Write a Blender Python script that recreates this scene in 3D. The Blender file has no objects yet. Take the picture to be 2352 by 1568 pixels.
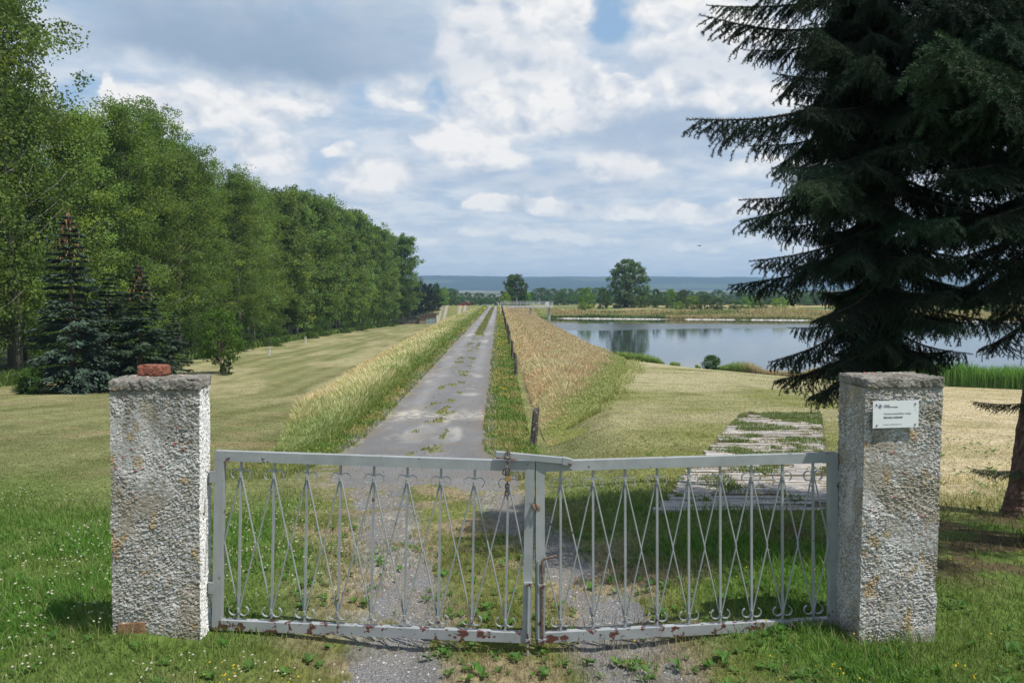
import bpy, math, random
import numpy as np
from mathutils import Vector, Matrix

random.seed(7)
rs = np.random.RandomState(11)
S = bpy.context.scene
COL = S.collection
R = math.radians

# ------------------------------------------------------------------ camera, world, sun, exposure
F = 1830.0                      # focal length in pixels of a 2352 px wide frame
CAMZ = 1.9
PITCH = math.atan(108 / F)
cd = bpy.data.cameras.new('camera'); cam = bpy.data.objects.new('camera', cd); COL.objects.link(cam)
cd.sensor_width = 36; cd.lens = F / 2352 * 36; cd.clip_start = 0.05; cd.clip_end = 12000
cam.location = (0, 0, CAMZ); cam.rotation_euler = (R(90) - PITCH, 0, 0)
S.camera = cam
CP, SP = math.cos(PITCH), math.sin(PITCH)


def ray(px, py):
    a = (px - 1176) / F; b = (784 - py) / F
    return Vector((a, CP + b * SP, -SP + b * CP))


def U(px, py, d):
    """world point seen at that place of the photograph, d metres ahead"""
    r = ray(px, py)
    return Vector((0, 0, CAMZ)) + r * (d / r.y)


SUN_EL, SUN_AZ = 62.0, -30.0    # azimuth of the sun measured from +X towards -Y
to_sun = Vector((math.cos(R(SUN_EL)) * math.cos(R(SUN_AZ)), math.cos(R(SUN_EL)) * math.sin(R(SUN_AZ)), math.sin(R(SUN_EL))))
sd = bpy.data.lights.new('sun', 'SUN'); sd.energy = 4.8; sd.angle = R(0.5); sd.color = (1.0, 0.955, 0.88)
so = bpy.data.objects.new('sun', sd); COL.objects.link(so)
so.rotation_euler = to_sun.to_track_quat('Z', 'Y').to_euler()
so.location = (20, -20, 60)

S.view_settings.view_transform = 'Standard'; S.view_settings.look = 'None'
S.view_settings.exposure = 0.0; S.view_settings.gamma = 1.0
S.render.engine = 'CYCLES'
S.cycles.use_denoising = True
S.cycles.max_bounces = 6; S.cycles.diffuse_bounces = 2; S.cycles.glossy_bounces = 3
S.cycles.transmission_bounces = 3; S.cycles.volume_bounces = 0; S.cycles.transparent_max_bounces = 4
S.cycles.caustics_reflective = False; S.cycles.caustics_refractive = False
S.cycles.sample_clamp_indirect = 4.0

W = bpy.data.worlds.new('World'); S.world = W; W.use_nodes = True
W.cycles.sampling_method = 'NONE'


class NT:
    """small helper to write node trees as expressions"""
    def __init__(s, tree): s.t = tree; s.n = tree.nodes; s.l = tree.links

    def put(s, inp, v):
        if isinstance(v, bpy.types.NodeSocket): s.l.new(v, inp)
        elif v is not None:
            try: inp.default_value = v
            except Exception: inp.default_value = (*v, 1.0)

    def math(s, op, a, b=None, c=None, clamp=False):
        n = s.n.new('ShaderNodeMath'); n.operation = op; n.use_clamp = clamp
        for i, v in enumerate((a, b, c)):
            if v is not None: s.put(n.inputs[i], v)
        return n.outputs[0]

    def vmath(s, op, a, b=None, out=0):
        n = s.n.new('ShaderNodeVectorMath'); n.operation = op
        s.put(n.inputs[0], a)
        if b is not None: s.put(n.inputs[1] if op != 'SCALE' else n.inputs[3], b)
        return n.outputs[out]

    def noise(s, vec, scale, detail=4, rough=0.5, dist=0.0, out=0, lac=2.0):
        n = s.n.new('ShaderNodeTexNoise'); s.put(n.inputs['Vector'], vec)
        n.inputs['Scale'].default_value = scale; n.inputs['Detail'].default_value = detail
        n.inputs['Roughness'].default_value = rough; n.inputs['Distortion'].default_value = dist
        n.inputs['Lacunarity'].default_value = lac
        return n.outputs[out]

    def vor(s, vec, scale, feat='F1', out=0):
        n = s.n.new('ShaderNodeTexVoronoi'); n.feature = feat; s.put(n.inputs['Vector'], vec)
        n.inputs['Scale'].default_value = scale
        return n.outputs[out]

    def smooth(s, v, lo, hi, a=0.0, b=1.0):
        n = s.n.new('ShaderNodeMapRange'); n.interpolation_type = 'SMOOTHSTEP'
        s.put(n.inputs[0], v)
        for i, q in enumerate((lo, hi, a, b)): s.put(n.inputs[1 + i], q)
        return n.outputs[0]

    def mix(s, f, a, b, mode='MIX'):
        n = s.n.new('ShaderNodeMix'); n.data_type = 'RGBA'; n.blend_type = mode
        s.put(n.inputs[0], f); s.put(n.inputs[6], a); s.put(n.inputs[7], b)
        return n.outputs[2]

    def comb(s, x, y, z):
        n = s.n.new('ShaderNodeCombineXYZ')
        for i, v in enumerate((x, y, z)): s.put(n.inputs[i], v)
        return n.outputs[0]

    def sep(s, v):
        n = s.n.new('ShaderNodeSeparateXYZ'); s.put(n.inputs[0], v); return n.outputs

    def bump(s, h, strength, dist=0.01):
        n = s.n.new('ShaderNodeBump'); n.inputs['Strength'].default_value = strength
        n.inputs['Distance'].default_value = dist; s.put(n.inputs['Height'], h)
        return n.outputs[0]


def build_sky():
    g = NT(W.node_tree)
    for n in list(g.n): g.n.remove(n)
    out = g.n.new('ShaderNodeOutputWorld'); bg = g.n.new('ShaderNodeBackground')
    g.l.new(bg.outputs[0], out.inputs[0]); bg.inputs[1].default_value = 0.107
    sky = g.n.new('ShaderNodeTexSky'); sky.sky_type = 'NISHITA'; sky.sun_disc = False
    sky.sun_elevation = R(SUN_EL); sky.sun_rotation = math.atan2(to_sun.x, to_sun.y)
    sky.air_density = 1.0; sky.dust_density = 1.2; sky.ozone_density = 1.5
    D = g.n.new('ShaderNodeTexCoord').outputs['Generated']
    x, y, z = g.sep(D)[:3]
    zc = g.math('MAXIMUM', z, 0.004)
    # cloud-deck coordinates: a flat layer seen in perspective, compressed towards the horizon
    inv = g.math('DIVIDE', 1.0, g.math('ADD', zc, 0.16))
    P = g.comb(g.math('MULTIPLY', x, inv), g.math('MULTIPLY', y, inv), g.math('MULTIPLY', zc, 1.6))
    # tangent coordinates of the northern sky, used to set the big cloud masses where they stand
    yy = g.math('MAXIMUM', y, 0.05)
    qx = g.math('DIVIDE', x, yy); qz = g.math('DIVIDE', zc, yy)
    wv = g.noise(D, 7.0, 5, 0.6, out=1)
    wv = g.vmath('SUBTRACT', wv, (0.5, 0.5, 0.5)); wx, wy, wz = g.sep(wv)[:3]
    qxw = g.math('MULTIPLY_ADD', wx, 0.11, qx); qzw = g.math('MULTIPLY_ADD', wz, 0.07, qz)

    def blob(cx, cz, rx, rz, soft=1.0, warp=True):
        a = g.math('DIVIDE', g.math('SUBTRACT', qxw if warp else qx, cx), rx)
        b = g.math('DIVIDE', g.math('SUBTRACT', qzw if warp else qz, cz), rz)
        d = g.math('ADD', g.math('MULTIPLY', a, a), g.math('MULTIPLY', b, b))
        return g.smooth(d, 1.0 + soft, max(0.0, 1.0 - soft))

    def px(X, Y): return ((X - 1176) / F, (676 - Y) / F)

    def B(X, Y, rx, ry, soft=1.0, warp=True):
        c = px(X, Y); return blob(c[0], c[1], rx / F, ry / F, soft, warp)

    def total(lst):
        v = lst[0]
        for q in lst[1:]: v = g.math('ADD', v, q)
        return v
    # thin pale layer over most of the sky
    n1 = g.noise(P, 2.3, 5, 0.58, 0.3)
    n2 = g.noise(g.vmath('MULTIPLY', D, (1, 1, 1.6)), 12.0, 5, 0.6, 0.3)
    holes = total([g.math('MULTIPLY', b, w) for b, w in (
        (B(1390, 50, 75, 60), 0.50), (B(215, 215, 60, 45), 0.42), (B(780, 330, 100, 60), 0.16),
        (B(860, 235, 60, 40), 0.20), (B(1545, 105, 50, 30), 0.2), (B(760, 450, 120, 40), 0.12),
        (B(1010, 240, 25, 50), 0.25))])
    cover = g.math('ADD', g.math('MULTIPLY', n1, 0.75), g.math('MULTIPLY', n2, 0.45))
    cover = g.math('SUBTRACT', cover, holes)
    m = g.smooth(cover, 0.18, 0.60)
    # cumulus: soft masses whose outline and relief come from layered billows
    heads = total([B(*q) for q in (
        (1180, 60, 170, 100), (1225, 10, 120, 70), (1120, 130, 120, 70), (1190, 275, 190, 70), (1340, 240, 140, 70), (1250, 180, 120, 50), (1430, 225, 60, 35),
        (1610, 215, 95, 50), (1750, 215, 95, 50), (860, 415, 80, 50), (660, 245, 100, 40), (400, 255, 200, 60), (1580, 20, 150, 50),
        (1660, 110, 190, 60), (930, 210, 70, 45), (1420, 390, 90, 28), (620, 350, 100, 50), (260, 190, 14, 34), (800, 340, 30, 14), (1120, 380, 120, 22),
        (1050, 330, 120, 40), (1300, 480, 200, 20), (1650, 480, 220, 20), (1250, 545, 260, 14), (1700, 560, 200, 12), (1130, 480, 60, 22), (1750, 390, 90, 22))])
    heads = g.math('MINIMUM', heads, 1.15)

    def billow(vec):
        n = g.n.new('ShaderNodeTexVoronoi'); n.feature = 'F1'; g.put(n.inputs['Vector'], vec)
        n.inputs['Scale'].default_value = 17.0; n.inputs['Detail'].default_value = 2.0; n.inputs['Roughness'].default_value = 0.5
        n.inputs['Lacunarity'].default_value = 2.2; n.normalize = True
        return g.math('SUBTRACT', 1.0, n.outputs['Distance'])
    D2 = g.vmath('MULTIPLY', D, (1, 1, 1.5))
    D2 = g.vmath('ADD', D2, g.vmath('SCALE', g.vmath('SUBTRACT', g.noise(D2, 14.0, 5, 0.6, out=1), (0.5, 0.5, 0.5)), 0.045))
    b0 = billow(D2); b1 = billow(g.vmath('ADD', D2, (0.010, 0.0, 0.022)))
    fb = g.noise(D2, 7.0, 7, 0.66, 0.0)
    dens = g.math('ADD', g.math('ADD', g.math('MULTIPLY', heads, 0.50), g.math('MULTIPLY', g.math('SUBTRACT', b0, 0.6), 0.55)), g.math('MULTIPLY', g.math('SUBTRACT', fb, 0.5), 1.15))
    hm = g.smooth(dens, 0.04, 0.54)
    lit = g.math('ADD', g.math('MULTIPLY', g.math('SUBTRACT', b0, b1), 3.4), g.smooth(dens, 0.05, 0.55, 0.42, 0.80), clamp=True)
    # grey flat base of the big cloud, darkest at its sloping lower edge
    edge = g.math('ADD', g.math('MULTIPLY', qx, -0.10), 0.226)
    edge = g.math('ADD', edge, g.math('MULTIPLY', wz, 0.10))
    de = g.math('SUBTRACT', qz, edge)
    under = g.math('MULTIPLY', g.smooth(de, -0.012, 0.034), g.smooth(de, 0.20, 0.03))
    base = g.math('MULTIPLY', under, g.math('MULTIPLY', g.smooth(qxw, -0.62, -0.44), g.smooth(qxw, -0.04, -0.26)))
    greys = total([g.math('MULTIPLY', b, w) for b, w in (
        (B(1500, 320, 190, 60), 0.75), (B(1650, 160, 200, 38), 0.6), (B(950, 110, 260, 80), 0.40), (B(1080, 180, 130, 40), 0.25),
        (B(1250, 420, 320, 30), 0.35), (B(1700, 300, 200, 40), 0.5), (B(700, 480, 120, 40), 0.2), (B(1250, 150, 90, 40), 0.35),
        (B(1430, 262, 30, 12), 0.3), (B(1500, 540, 400, 20), 0.2))])
    greys = g.math('MINIMUM', greys, 1.0)
    K = 10.0

    def c10(r, gg, b): return (r * K, gg * K, b * K)
    soft_white = g.mix(g.smooth(g.noise(P, 5.0, 6, 0.58, 0.2), 0.3, 0.70), c10(0.43, 0.545, 0.69), c10(0.70, 0.745, 0.80))
    cloud = g.mix(greys, soft_white, c10(0.40, 0.49, 0.62))
    cloud = g.mix(g.math('MULTIPLY', base, g.smooth(g.noise(D, 4, 4, 0.5), 0.2, 0.6, 0.7, 1.0)), cloud, c10(0.30, 0.40, 0.535))
    head_c = g.mix(lit, c10(0.47, 0.55, 0.66), c10(0.88, 0.875, 0.87))
    head_c = g.mix(g.math('MULTIPLY', greys, 0.65), head_c, c10(0.44, 0.525, 0.645))
    blue = g.mix(0.62, sky.outputs[0], c10(0.36, 0.56, 0.80))
    colr = g.mix(g.math('MAXIMUM', m, base), blue, cloud)
    colr = g.mix(g.math('MULTIPLY', hm, g.math('SUBTRACT', 1.0, g.math('MULTIPLY', base, 0.95))), colr, head_c)
    colr = g.mix(g.smooth(z, 0.42, 0.62, 0, 0.85), colr, g.mix(g.smooth(n1, .5, .6), c10(0.10, 0.20, 0.42), c10(0.42, 0.47, 0.55)))
    hz = g.smooth(z, 0.15, 0.0)
    colr = g.mix(g.math('MULTIPLY', hz, 0.70), colr, c10(0.60, 0.71, 0.80))
    g.l.new(colr, bg.inputs[0])


build_sky()

# ------------------------------------------------------------------ numeric helpers


def h01(a, b, s=0):
    a = a.astype(np.int64); b = b.astype(np.int64)
    h = (a * 374761393 + b * 668265263 + s * 974634777) & 0xffffffff
    h = ((h ^ (h >> 13)) * 1274126177) & 0xffffffff
    return ((h ^ (h >> 16)) & 0xffffffff) / 4294967295.0


def vn(x, y, s=0):
    xi = np.floor(x); yi = np.floor(y); fx = x - xi; fy = y - yi
    fx = fx * fx * (3 - 2 * fx); fy = fy * fy * (3 - 2 * fy)
    a = h01(xi, yi, s); b = h01(xi + 1, yi, s); c = h01(xi, yi + 1, s); d = h01(xi + 1, yi + 1, s)
    return (a * (1 - fx) + b * fx) * (1 - fy) + (c * (1 - fx) + d * fx) * fy


def fbm(x, y, o=4, s=0):
    t = 0; a = 0.5; n = 0
    for i in range(o):
        t = t + a * vn(x, y, s + i * 17); n += a; x = x * 2.03 + 5.1; y = y * 2.03 + 3.7; a *= 0.5
    return t / n


def sst(v, lo, hi):
    t = np.clip((v - lo) / (hi - lo), 0, 1); return t * t * (3 - 2 * t)


def mixc(c, d, m):
    m = np.asarray(m)[..., None]; return c * (1 - m) + np.asarray(d) * m


DAM = -0.0164        # the dam runs slightly to the left of the camera axis


def foot_r(y): return np.interp(y, [0, 12, 15, 20, 28, 40, 57, 66, 400], [1.9, 1.9, 2.1, 2.9, 4.3, 6.2, 8.8, 10.0, 10.0])
def tall_r(y): return np.interp(y, [0, 13.5, 16.3, 20.7, 29.7, 48, 66, 400], [0.9, 0.95, 1.45, 2.6, 4.3, 7.1, 9.9, 9.9])
def tall_l(y): return np.interp(y, [0, 13, 19.5, 41, 97, 170, 210], [3.0, 3.6, 4.9, 7.1, 9.9, 12.7, 13.5])
def shore(x): return np.interp(x, [4, 9.4, 12.5, 17.7, 23, 29, 45, 200], [70, 66, 60, 52.5, 48, 45, 41, 34])
def farsh(x): return np.interp(x, [0, 10, 40, 100, 300], [186, 183, 175, 160, 140])
def roadc(y): return np.interp(y, [-10, 3.7, 5, 7.5, 10, 13, 16, 400], [0.35, 0.10, 0.02, -0.42, -0.95, -1.36, -1.52, -1.52])


WATER = -3.62


def height(x, y):
    u = x - DAM * y
    zr = np.interp(y, [-10, 4, 5.5, 9, 12, 16, 18, 214, 235], [0, 0, -0.03, -0.36, -0.66, -1.02, -1.05, -1.35, -2.4])
    zl = np.where(y < 40, np.interp(y, [-10, 4.5, 10, 40], [0, 0, -0.44, -3.08]), -2.4 - 0.017 * y)
    zl = zl + (-1.25 - zl) * sst(y, 222, 250) * sst(u, -40, -26)
    s = shore(x)
    law = -3.5 * np.clip((y - 5.5) / (s - 5.5), 0, 1)
    law = law - 0.35 * np.clip(y - s, 0, 4)
    fs = farsh(x)
    law = np.where(y > fs - 4, -4.9 + 1.35 * sst(y, fs - 4, fs + 0.5) + 1.15 * sst(y, fs, fs + 26), law)
    law = law + 1.5 * (fbm(x * .06 + 3, y * .09, 3, 160) - .42) * sst(y, fs + 3, fs + 14) * (y > fs)
    k = (zr - np.where(y < 64, law, -3.7)) / (foot_r(y) - 1.0)
    k = np.where(y < 64, k, 0.295)
    tt = np.clip((u - 1.0) / (foot_r(y) - 1.0), 0, 1)
    near = zr + (law - zr) * tt
    near = np.where(u < 1.0, zr, near)
    right = np.where(y < 60, near, np.maximum(law, zr - np.clip(u - 1.0, 0, None) * k))
    right = np.where(y < 14, law + (zr - law) * (1 - sst(u, 0.6, 2.0)), right)
    left = np.maximum(zl, zr - np.clip(-3.4 - u, 0, None) / 2.8)
    left = np.where(y < 14, zl + (zr - zl) * (1 - sst(-u, 2.6, 4.5)), left)
    z = np.where(u > 1.0, right, np.where(u < -3.4, left, zr))
    z = np.where((y < 14) & (u > 0.6), right, z); z = np.where((y < 14) & (u < -2.6), left, z)
    fz = np.interp(y, [230, 350, 450, 1200, 2000, 2700, 3500, 3620, 4100], [-2.4, -2.7, -3.0, 0.5, 7.0, 14.0, 78.0, 84.0, 74.0])
    rid = sst(y, 2700, 3400)
    fz = fz * (1 - rid * (0.075 * x / 1200.0)) + rid * (fbm(x / 260, y / 260, 4, 5) - 0.5) * 9 + rid * (fbm(x / 30, y / 30, 3, 6) - 0.5) * 5
    w = sst(y, 236, 275)
    z = z * (1 - w) + fz * w
    # shallow hollow where wheels pass the gate, small unevenness of the turf
    z = z - 0.095 * np.exp(-((x - 0.05) / 1.15) ** 4) * sst(y, 9, 6)
    z = z + 0.085 * np.exp(-((x + 2.08) / 0.32) ** 2 - ((y - 4.15) / 0.32) ** 2)
    z = z + (fbm(x * 1.3, y * 1.3, 3, 2) - 0.5) * 0.05 * sst(y, 3, 6) * sst(y, 120, 60)
    return z


def road_mask(x, y):
    u = x - DAM * y; c = roadc(y)
    wob = (fbm(x * 2.0, y * 1.0, 3, 31) - 0.5) * 0.28
    o = np.abs(u - c - wob * 0.6)
    full = sst(o, 1.24, 1.12) * sst(y + wob * 5, 8.3, 11.0)
    off = np.where(y < 12, 0.64, 0.72)
    hw = np.interp(y, [3, 6, 9, 30, 60, 220], [0.24, 0.22, 0.34, 0.5, 0.40, 0.42])
    tr = sst(np.abs(o - off) + (fbm(x * 5, y * 3, 3, 33) - 0.5) * 0.22, hw + 0.04, hw - 0.06)
    mid = sst(y, 46, 70)
    full = full * (1 - mid * sst(o, 0.40, 0.25) * (fbm(x * 1.2, y * .5, 3, 8) > .22))
    weeds = (fbm(x * 3.5, y * 1.3, 5, 40) + .10 * (h01(np.floor(x * 25), np.floor(y * 8), 9) - .5) > 0.66) & (o < 0.42) & (y > 9)
    full = np.where(weeds, 0, full)
    near = tr * sst(y, 11.5, 8.5)
    near = near * (fbm(x * 3.2, y * 2.2, 5, 44) + 0.25 * (h01(np.floor(x * 60), np.floor(y * 40), 5) - .5) < 0.56)
    return np.maximum(full, near) * (y < 213)


PADC = [(1.33, 7.3), (2.98, 7.3), (6.55, 17.0), (4.95, 17.0)]


def pad_mask(x, y):
    t = (y - 7.3) / 9.7; xl = 1.33 + 3.62 * t
    return (t > 0) & (t < 1) & (x > xl) & (x < xl + 1.68)


def ground_color(x, y):
    u = x - DAM * y
    N = lambda f, o=4, s=0: fbm(x * f, y * f, o, s)
    green = np.array([0.115, 0.175, 0.040]); khaki = np.array([0.225, 0.228, 0.100]); dry = np.array([0.50, 0.42, 0.27])
    c = np.zeros(x.shape + (3,)) + green
    # mown meadow, with windrows
    stripe = 0.5 + 0.5 * np.sin((x + 0.035 * y + 0.7 * fbm(x * 0.2, y * 0.05, 3, 3)) * 2 * math.pi / 1.9)
    mead = mixc(np.zeros(x.shape + (3,)) + khaki, (0.150, 0.158, 0.060), np.clip(stripe * 0.8 + (fbm(x * .9, y * .22, 4, 4) - 0.5) * 1.5, 0, 1))
    mead = mixc(mead, (0.36, 0.325, 0.18), sst(fbm(x * .6, y * .13, 4, 9), 0.48, 0.66) * 0.7 * sst(y, 14, 45))
    mead = mixc(mead, (0.125, 0.145, 0.05), sst(y, 26, 9) * 0.45 * sst(N(.3, 3, 14), .35, .6))
    mead = mixc(mead, (0.27, 0.215, 0.12), sst(N(0.9, 4, 12), 0.58, 0.75) * 0.6)
    ang = y + x * 0.25 + (N(0.25, 3, 21) - 0.5) * 5
    c = mixc(c, mead, sst(ang, 6.2, 11.0))
    # right side: lawn greenish near, straw further out
    rt = sst(u, 1.0, 2.2)
    st = 0.5 + 0.5 * np.sin((x * 0.35 + y + 2.4 * N(0.2, 3, 13)) * 2 * math.pi / 2.6)
    lawn = mixc(np.zeros(x.shape + (3,)) + np.array([0.19, 0.20, 0.062]), (0.33, 0.30, 0.165), np.clip(st * .35 + sst(N(0.30, 4, 15), 0.42, 0.64) * 0.8, 0, 1) * sst(y, 8, 17))
    lawn = mixc(lawn, (0.40, 0.36, 0.215), sst(y, 15, 26) * 0.7 * sst(N(.4, 3, 5), .35, .6))
    straw = mixc(np.zeros(x.shape + (3,)) + dry, (0.36, 0.31, 0.16), sst(N(0.8, 4, 19), 0.5, 0.68) * 0.7)
    lawn = mixc(lawn, straw, sst(x - 0.46 * y + (N(.5, 3, 6) - .5) * 1.5, -0.4, 0.5) * sst(y, 6.8, 8.6) * sst(y, 60, 34))
    c = mixc(c, lawn, rt * sst(y + (N(.6, 3, 7) - .5) * 1.5, 5.8, 8.6))
    # worn dry ground around the gate and between the wheel tracks
    cc = roadc(y); o = np.abs(u - cc)
    worn = sst(o + (N(1.1, 4, 23) - 0.5) * 1.0, 1.75, 0.95) * sst(y, 15, 9)
    wcol = mixc(np.zeros(x.shape + (3,)) + np.array([0.27, 0.225, 0.13]), (0.150, 0.165, 0.048), sst(N(2.2, 4, 25), 0.40, 0.56))
    c = mixc(c, wcol, worn)
    off = np.abs(o - 0.64); halo = sst(off, 0.42, 0.16) * sst(y, 12, 9) * sst(N(4.0, 4, 47), 0.34, 0.56)
    c = mixc(c, (0.27, 0.255, 0.235), halo * 0.85)
    halo2 = sst(np.abs(o - 1.2), 0.35, 0.05) * sst(y, 8, 11) * sst(N(3.0, 4, 48), 0.45, 0.6) * (y < 210)
    lush = sst(N(0.9, 3, 27), 0.44, 0.58) * sst(y, 9, 6) * (1 - worn)
    c = mixc(c, (0.085, 0.185, 0.028), lush * 0.8)
    # verges of the dam
    vg = np.maximum(sst(u, -0.45, -0.2) * sst(u, 0.9, 0.6), sst(u, -2.6, -2.9) * sst(u, -4.1, -3.5)) * sst(y, 9, 13)
    vc = mixc(np.zeros(x.shape + (3,)) + np.array([0.135, 0.195, 0.050]), (0.26, 0.25, 0.10), sst(N(1.5, 4, 28), 0.42, 0.62))
    c = mixc(c, vc, vg)
    c = mixc(c, (0.30, 0.285, 0.26), halo2 * 0.8)
    c = mixc(c, (0.12, 0.10, 0.07), pad_mask(x, y))
    mid = sst(np.abs(u + 1.52), 0.6, 0.4) * sst(y, 8, 12)
    c = mixc(c, (0.185, 0.19, 0.075), mid)
    # slopes under the tall grass
    sl = sst(u, -3.5, -4.0) * (u > -tall_l(y)) * sst(y, 12, 14)
    c = mixc(c, (0.40, 0.36, 0.18), sl)
    sr = sst(u, 0.75, 1.0) * (u < tall_r(y)) * sst(y, 13.5, 15)
    c = mixc(c, mixc(np.zeros(x.shape + (3,)) + np.array([0.50, 0.35, 0.21]), (0.27, 0.28, 0.11), sst(tall_r(y) - u, 1.6, 0.6)), sr)
    c = mixc(c, (0.14, 0.155, 0.06), (u > 0.5) & (u < 13) & (height(x, y) < WATER + 0.25) & (y > 60))
    # forest floor
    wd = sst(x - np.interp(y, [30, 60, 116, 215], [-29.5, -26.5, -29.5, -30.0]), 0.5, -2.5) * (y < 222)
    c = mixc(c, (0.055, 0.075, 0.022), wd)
    # needle litter under the spruces
    lit = sst(np.hypot((x - 3.6) / 1.3, (y - 6.2) / 1.0), 1.5, 0.8)
    c = mixc(c, (0.115, 0.080, 0.050), lit * sst(N(3, 4, 50), 0.45, 0.6) * .85)
    # shore rocks on the far side, bank and meadow behind
    fs = farsh(x); far = (y > fs - 2) & (u > 8) | (y > 214)
    bank = mixc(np.zeros(x.shape + (3,)) + np.array([0.17, 0.175, 0.065]), (0.27, 0.22, 0.11), sst(N(0.08, 4, 60), 0.4, 0.6))
    bank = mixc(bank, (0.095, 0.15, 0.04), sst(N(0.12, 4, 61), 0.55, 0.62))
    bank = mixc(bank, (0.36, 0.29, 0.12), (y > 285) & (y < 345) & (x > 30))
    bank = mixc(bank, (0.42, 0.40, 0.34), (y > fs - 0.8) & (y < fs + 0.1 + 0.8 * N(.5, 2, 3)) & (u > 9) & (fbm(x * .25, x * 0, 3, 163) > .5))
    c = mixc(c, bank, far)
    rampz = (y > 218) & (y < 262) & (u > -24) & (u < -4)
    c = mixc(c, mixc(np.zeros(x.shape + (3,)) + np.array([0.21, 0.19, 0.08]), (0.16, 0.18, 0.05), N(.2, 3, 2)), rampz)
    for a, b in ((-17.6, -16.9), (-16.3, -15.6), (-12.2, -11.4), (-10.8, -10.0)):
        c = mixc(c, (0.31, 0.29, 0.24), rampz & (u > a) & (u < b))
    # fields of the plain, wooded ridge
    f = (y > 450)
    fld = h01(np.floor(x / 420 + 0.3 * np.floor(y / 160)), np.floor(y / 160), 3)
    fc = np.where(fld[..., None] < 0.45, np.array([0.06, 0.09, 0.04]), np.where(fld[..., None] < 0.6, np.array([0.26, 0.22, 0.14]), np.array([0.09, 0.12, 0.06])))
    c = np.where(f[..., None], fc, c)
    c = mixc(c, (0.62, 0.50, 0.36), (y > 2560) & (y < 2660) & (fbm(x / 300, x * 0, 2, 3) > .42))
    c = mixc(c, mixc(np.zeros(x.shape + (3,)) + np.array([0.030, 0.052, 0.028]), (0.07, 0.10, 0.05), sst(fbm(x / 350, y / 260, 3, 71), 0.6, 0.66)), y > 2690)
    return c


def mk(name, V, quads=None, tris=None, mat=None, col=None, smooth=False, parent=None, link=True, extra=None):
    me = bpy.data.meshes.new(name)
    V = np.asarray(V, dtype=np.float32)
    q = np.zeros((0, 4), np.int32) if quads is None or len(quads) == 0 else np.asarray(quads, np.int32)
    t = np.zeros((0, 3), np.int32) if tris is None or len(tris) == 0 else np.asarray(tris, np.int32)
    me.vertices.add(len(V)); me.vertices.foreach_set('co', V.ravel())
    me.loops.add(q.size + t.size)
    me.loops.foreach_set('vertex_index', np.concatenate([q.ravel(), t.ravel()]).astype(np.int32))
    me.polygons.add(len(q) + len(t))
    st = np.concatenate([np.arange(len(q)) * 4, q.size + np.arange(len(t)) * 3]).astype(np.int32)
    me.polygons.foreach_set('loop_start', st)
    me.polygons.foreach_set('use_smooth', np.full(len(q) + len(t), bool(smooth)))
    me.update(calc_edges=True)
    if col is not None:
        a = me.color_attributes.new('Col', 'FLOAT_COLOR', 'POINT')
        cc = np.ones((len(V), 4), np.float32); cc[:, :3] = col
        a.data.foreach_set('color', cc.ravel())
    if mat: me.materials.append(mat)
    if not link: return me
    o = bpy.data.objects.new(name, me); COL.objects.link(o)
    if parent: o.parent = parent
    return o


class MB:
    def __init__(s): s.V = []; s.Q = []; s.T = []; s.C = []; s.n = 0

    def add(s, V, Q=None, T=None, c=None):
        V = np.asarray(V, float).reshape(-1, 3)
        if Q is not None and len(Q): s.Q.append(np.asarray(Q, int) + s.n)
        if T is not None and len(T): s.T.append(np.asarray(T, int) + s.n)
        s.V.append(V); s.n += len(V)
        s.C.append(np.zeros((len(V), 3)) + (np.asarray(c) if c is not None else 1.0))
        return s

    def box(s, a, b, c=None, rot=None, org=None):
        x0, y0, z0 = a; x1, y1, z1 = b
        V = np.array([(x, y, z) for z in (z0, z1) for y in (y0, y1) for x in (x0, x1)], float)
        if rot is not None:
            o = np.array(org if org is not None else (0, 0, 0)); V = (V - o) @ np.array(rot).T + o
        return s.add(V, [(0, 2, 3, 1), (4, 5, 7, 6), (0, 1, 5, 4), (2, 6, 7, 3), (0, 4, 6, 2), (1, 3, 7, 5)], c=c)

    def tube(s, P, r, n=8, c=None, cap=True):
        P = [Vector(p) for p in P]; m = len(P)
        r = [r] * m if not hasattr(r, '__len__') else r
        V = []; prev = None
        for i, p in enumerate(P):
            d = (P[min(i + 1, m - 1)] - P[max(i - 1, 0)]).normalized()
            if prev is None:
                a = d.orthogonal().normalized()
            else:
                a = (prev - d * prev.dot(d)).normalized()
            prev = a; b = d.cross(a)
            for k in range(n):
                t = 2 * math.pi * (k + 0.5) / n
                V.append(p + (a * math.cos(t) + b * math.sin(t)) * r[i])
        Q = [(i * n + k, i * n + (k + 1) % n, (i + 1) * n + (k + 1) % n, (i + 1) * n + k) for i in range(m - 1) for k in range(n)]
        T = []
        if cap:
            V.append(P[0]); V.append(P[-1]); e = m * n
            T = [(e, (k + 1) % n, k) for k in range(n)] + [(e + 1, (m - 1) * n + k, (m - 1) * n + (k + 1) % n) for k in range(n)]
        return s.add([tuple(v) for v in V], Q, T, c)

    def build(s, name, mat, parent=None, smooth=False, link=True):
        V = np.concatenate(s.V)
        return mk(name, V, np.concatenate(s.Q) if s.Q else None, np.concatenate(s.T) if s.T else None, mat,
                  np.concatenate(s.C), smooth, parent, link)


def tag(o, label=None, cat=None, group=None, kind=None):
    if label: o['label'] = label
    if cat: o['category'] = cat
    if group: o['group'] = group
    if kind: o['kind'] = kind
    return o


def empty(name, loc, rz=0.0):
    o = bpy.data.objects.new(name, None); COL.objects.link(o); o.location = loc; o.rotation_euler = (0, 0, rz)
    o.empty_display_size = 0.2
    return o


def copy_tree(o, parent=None):
    c = o.copy(); COL.objects.link(c)
    if parent: c.parent = parent
    for ch in list(o.children): copy_tree(ch, c)
    return c


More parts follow.
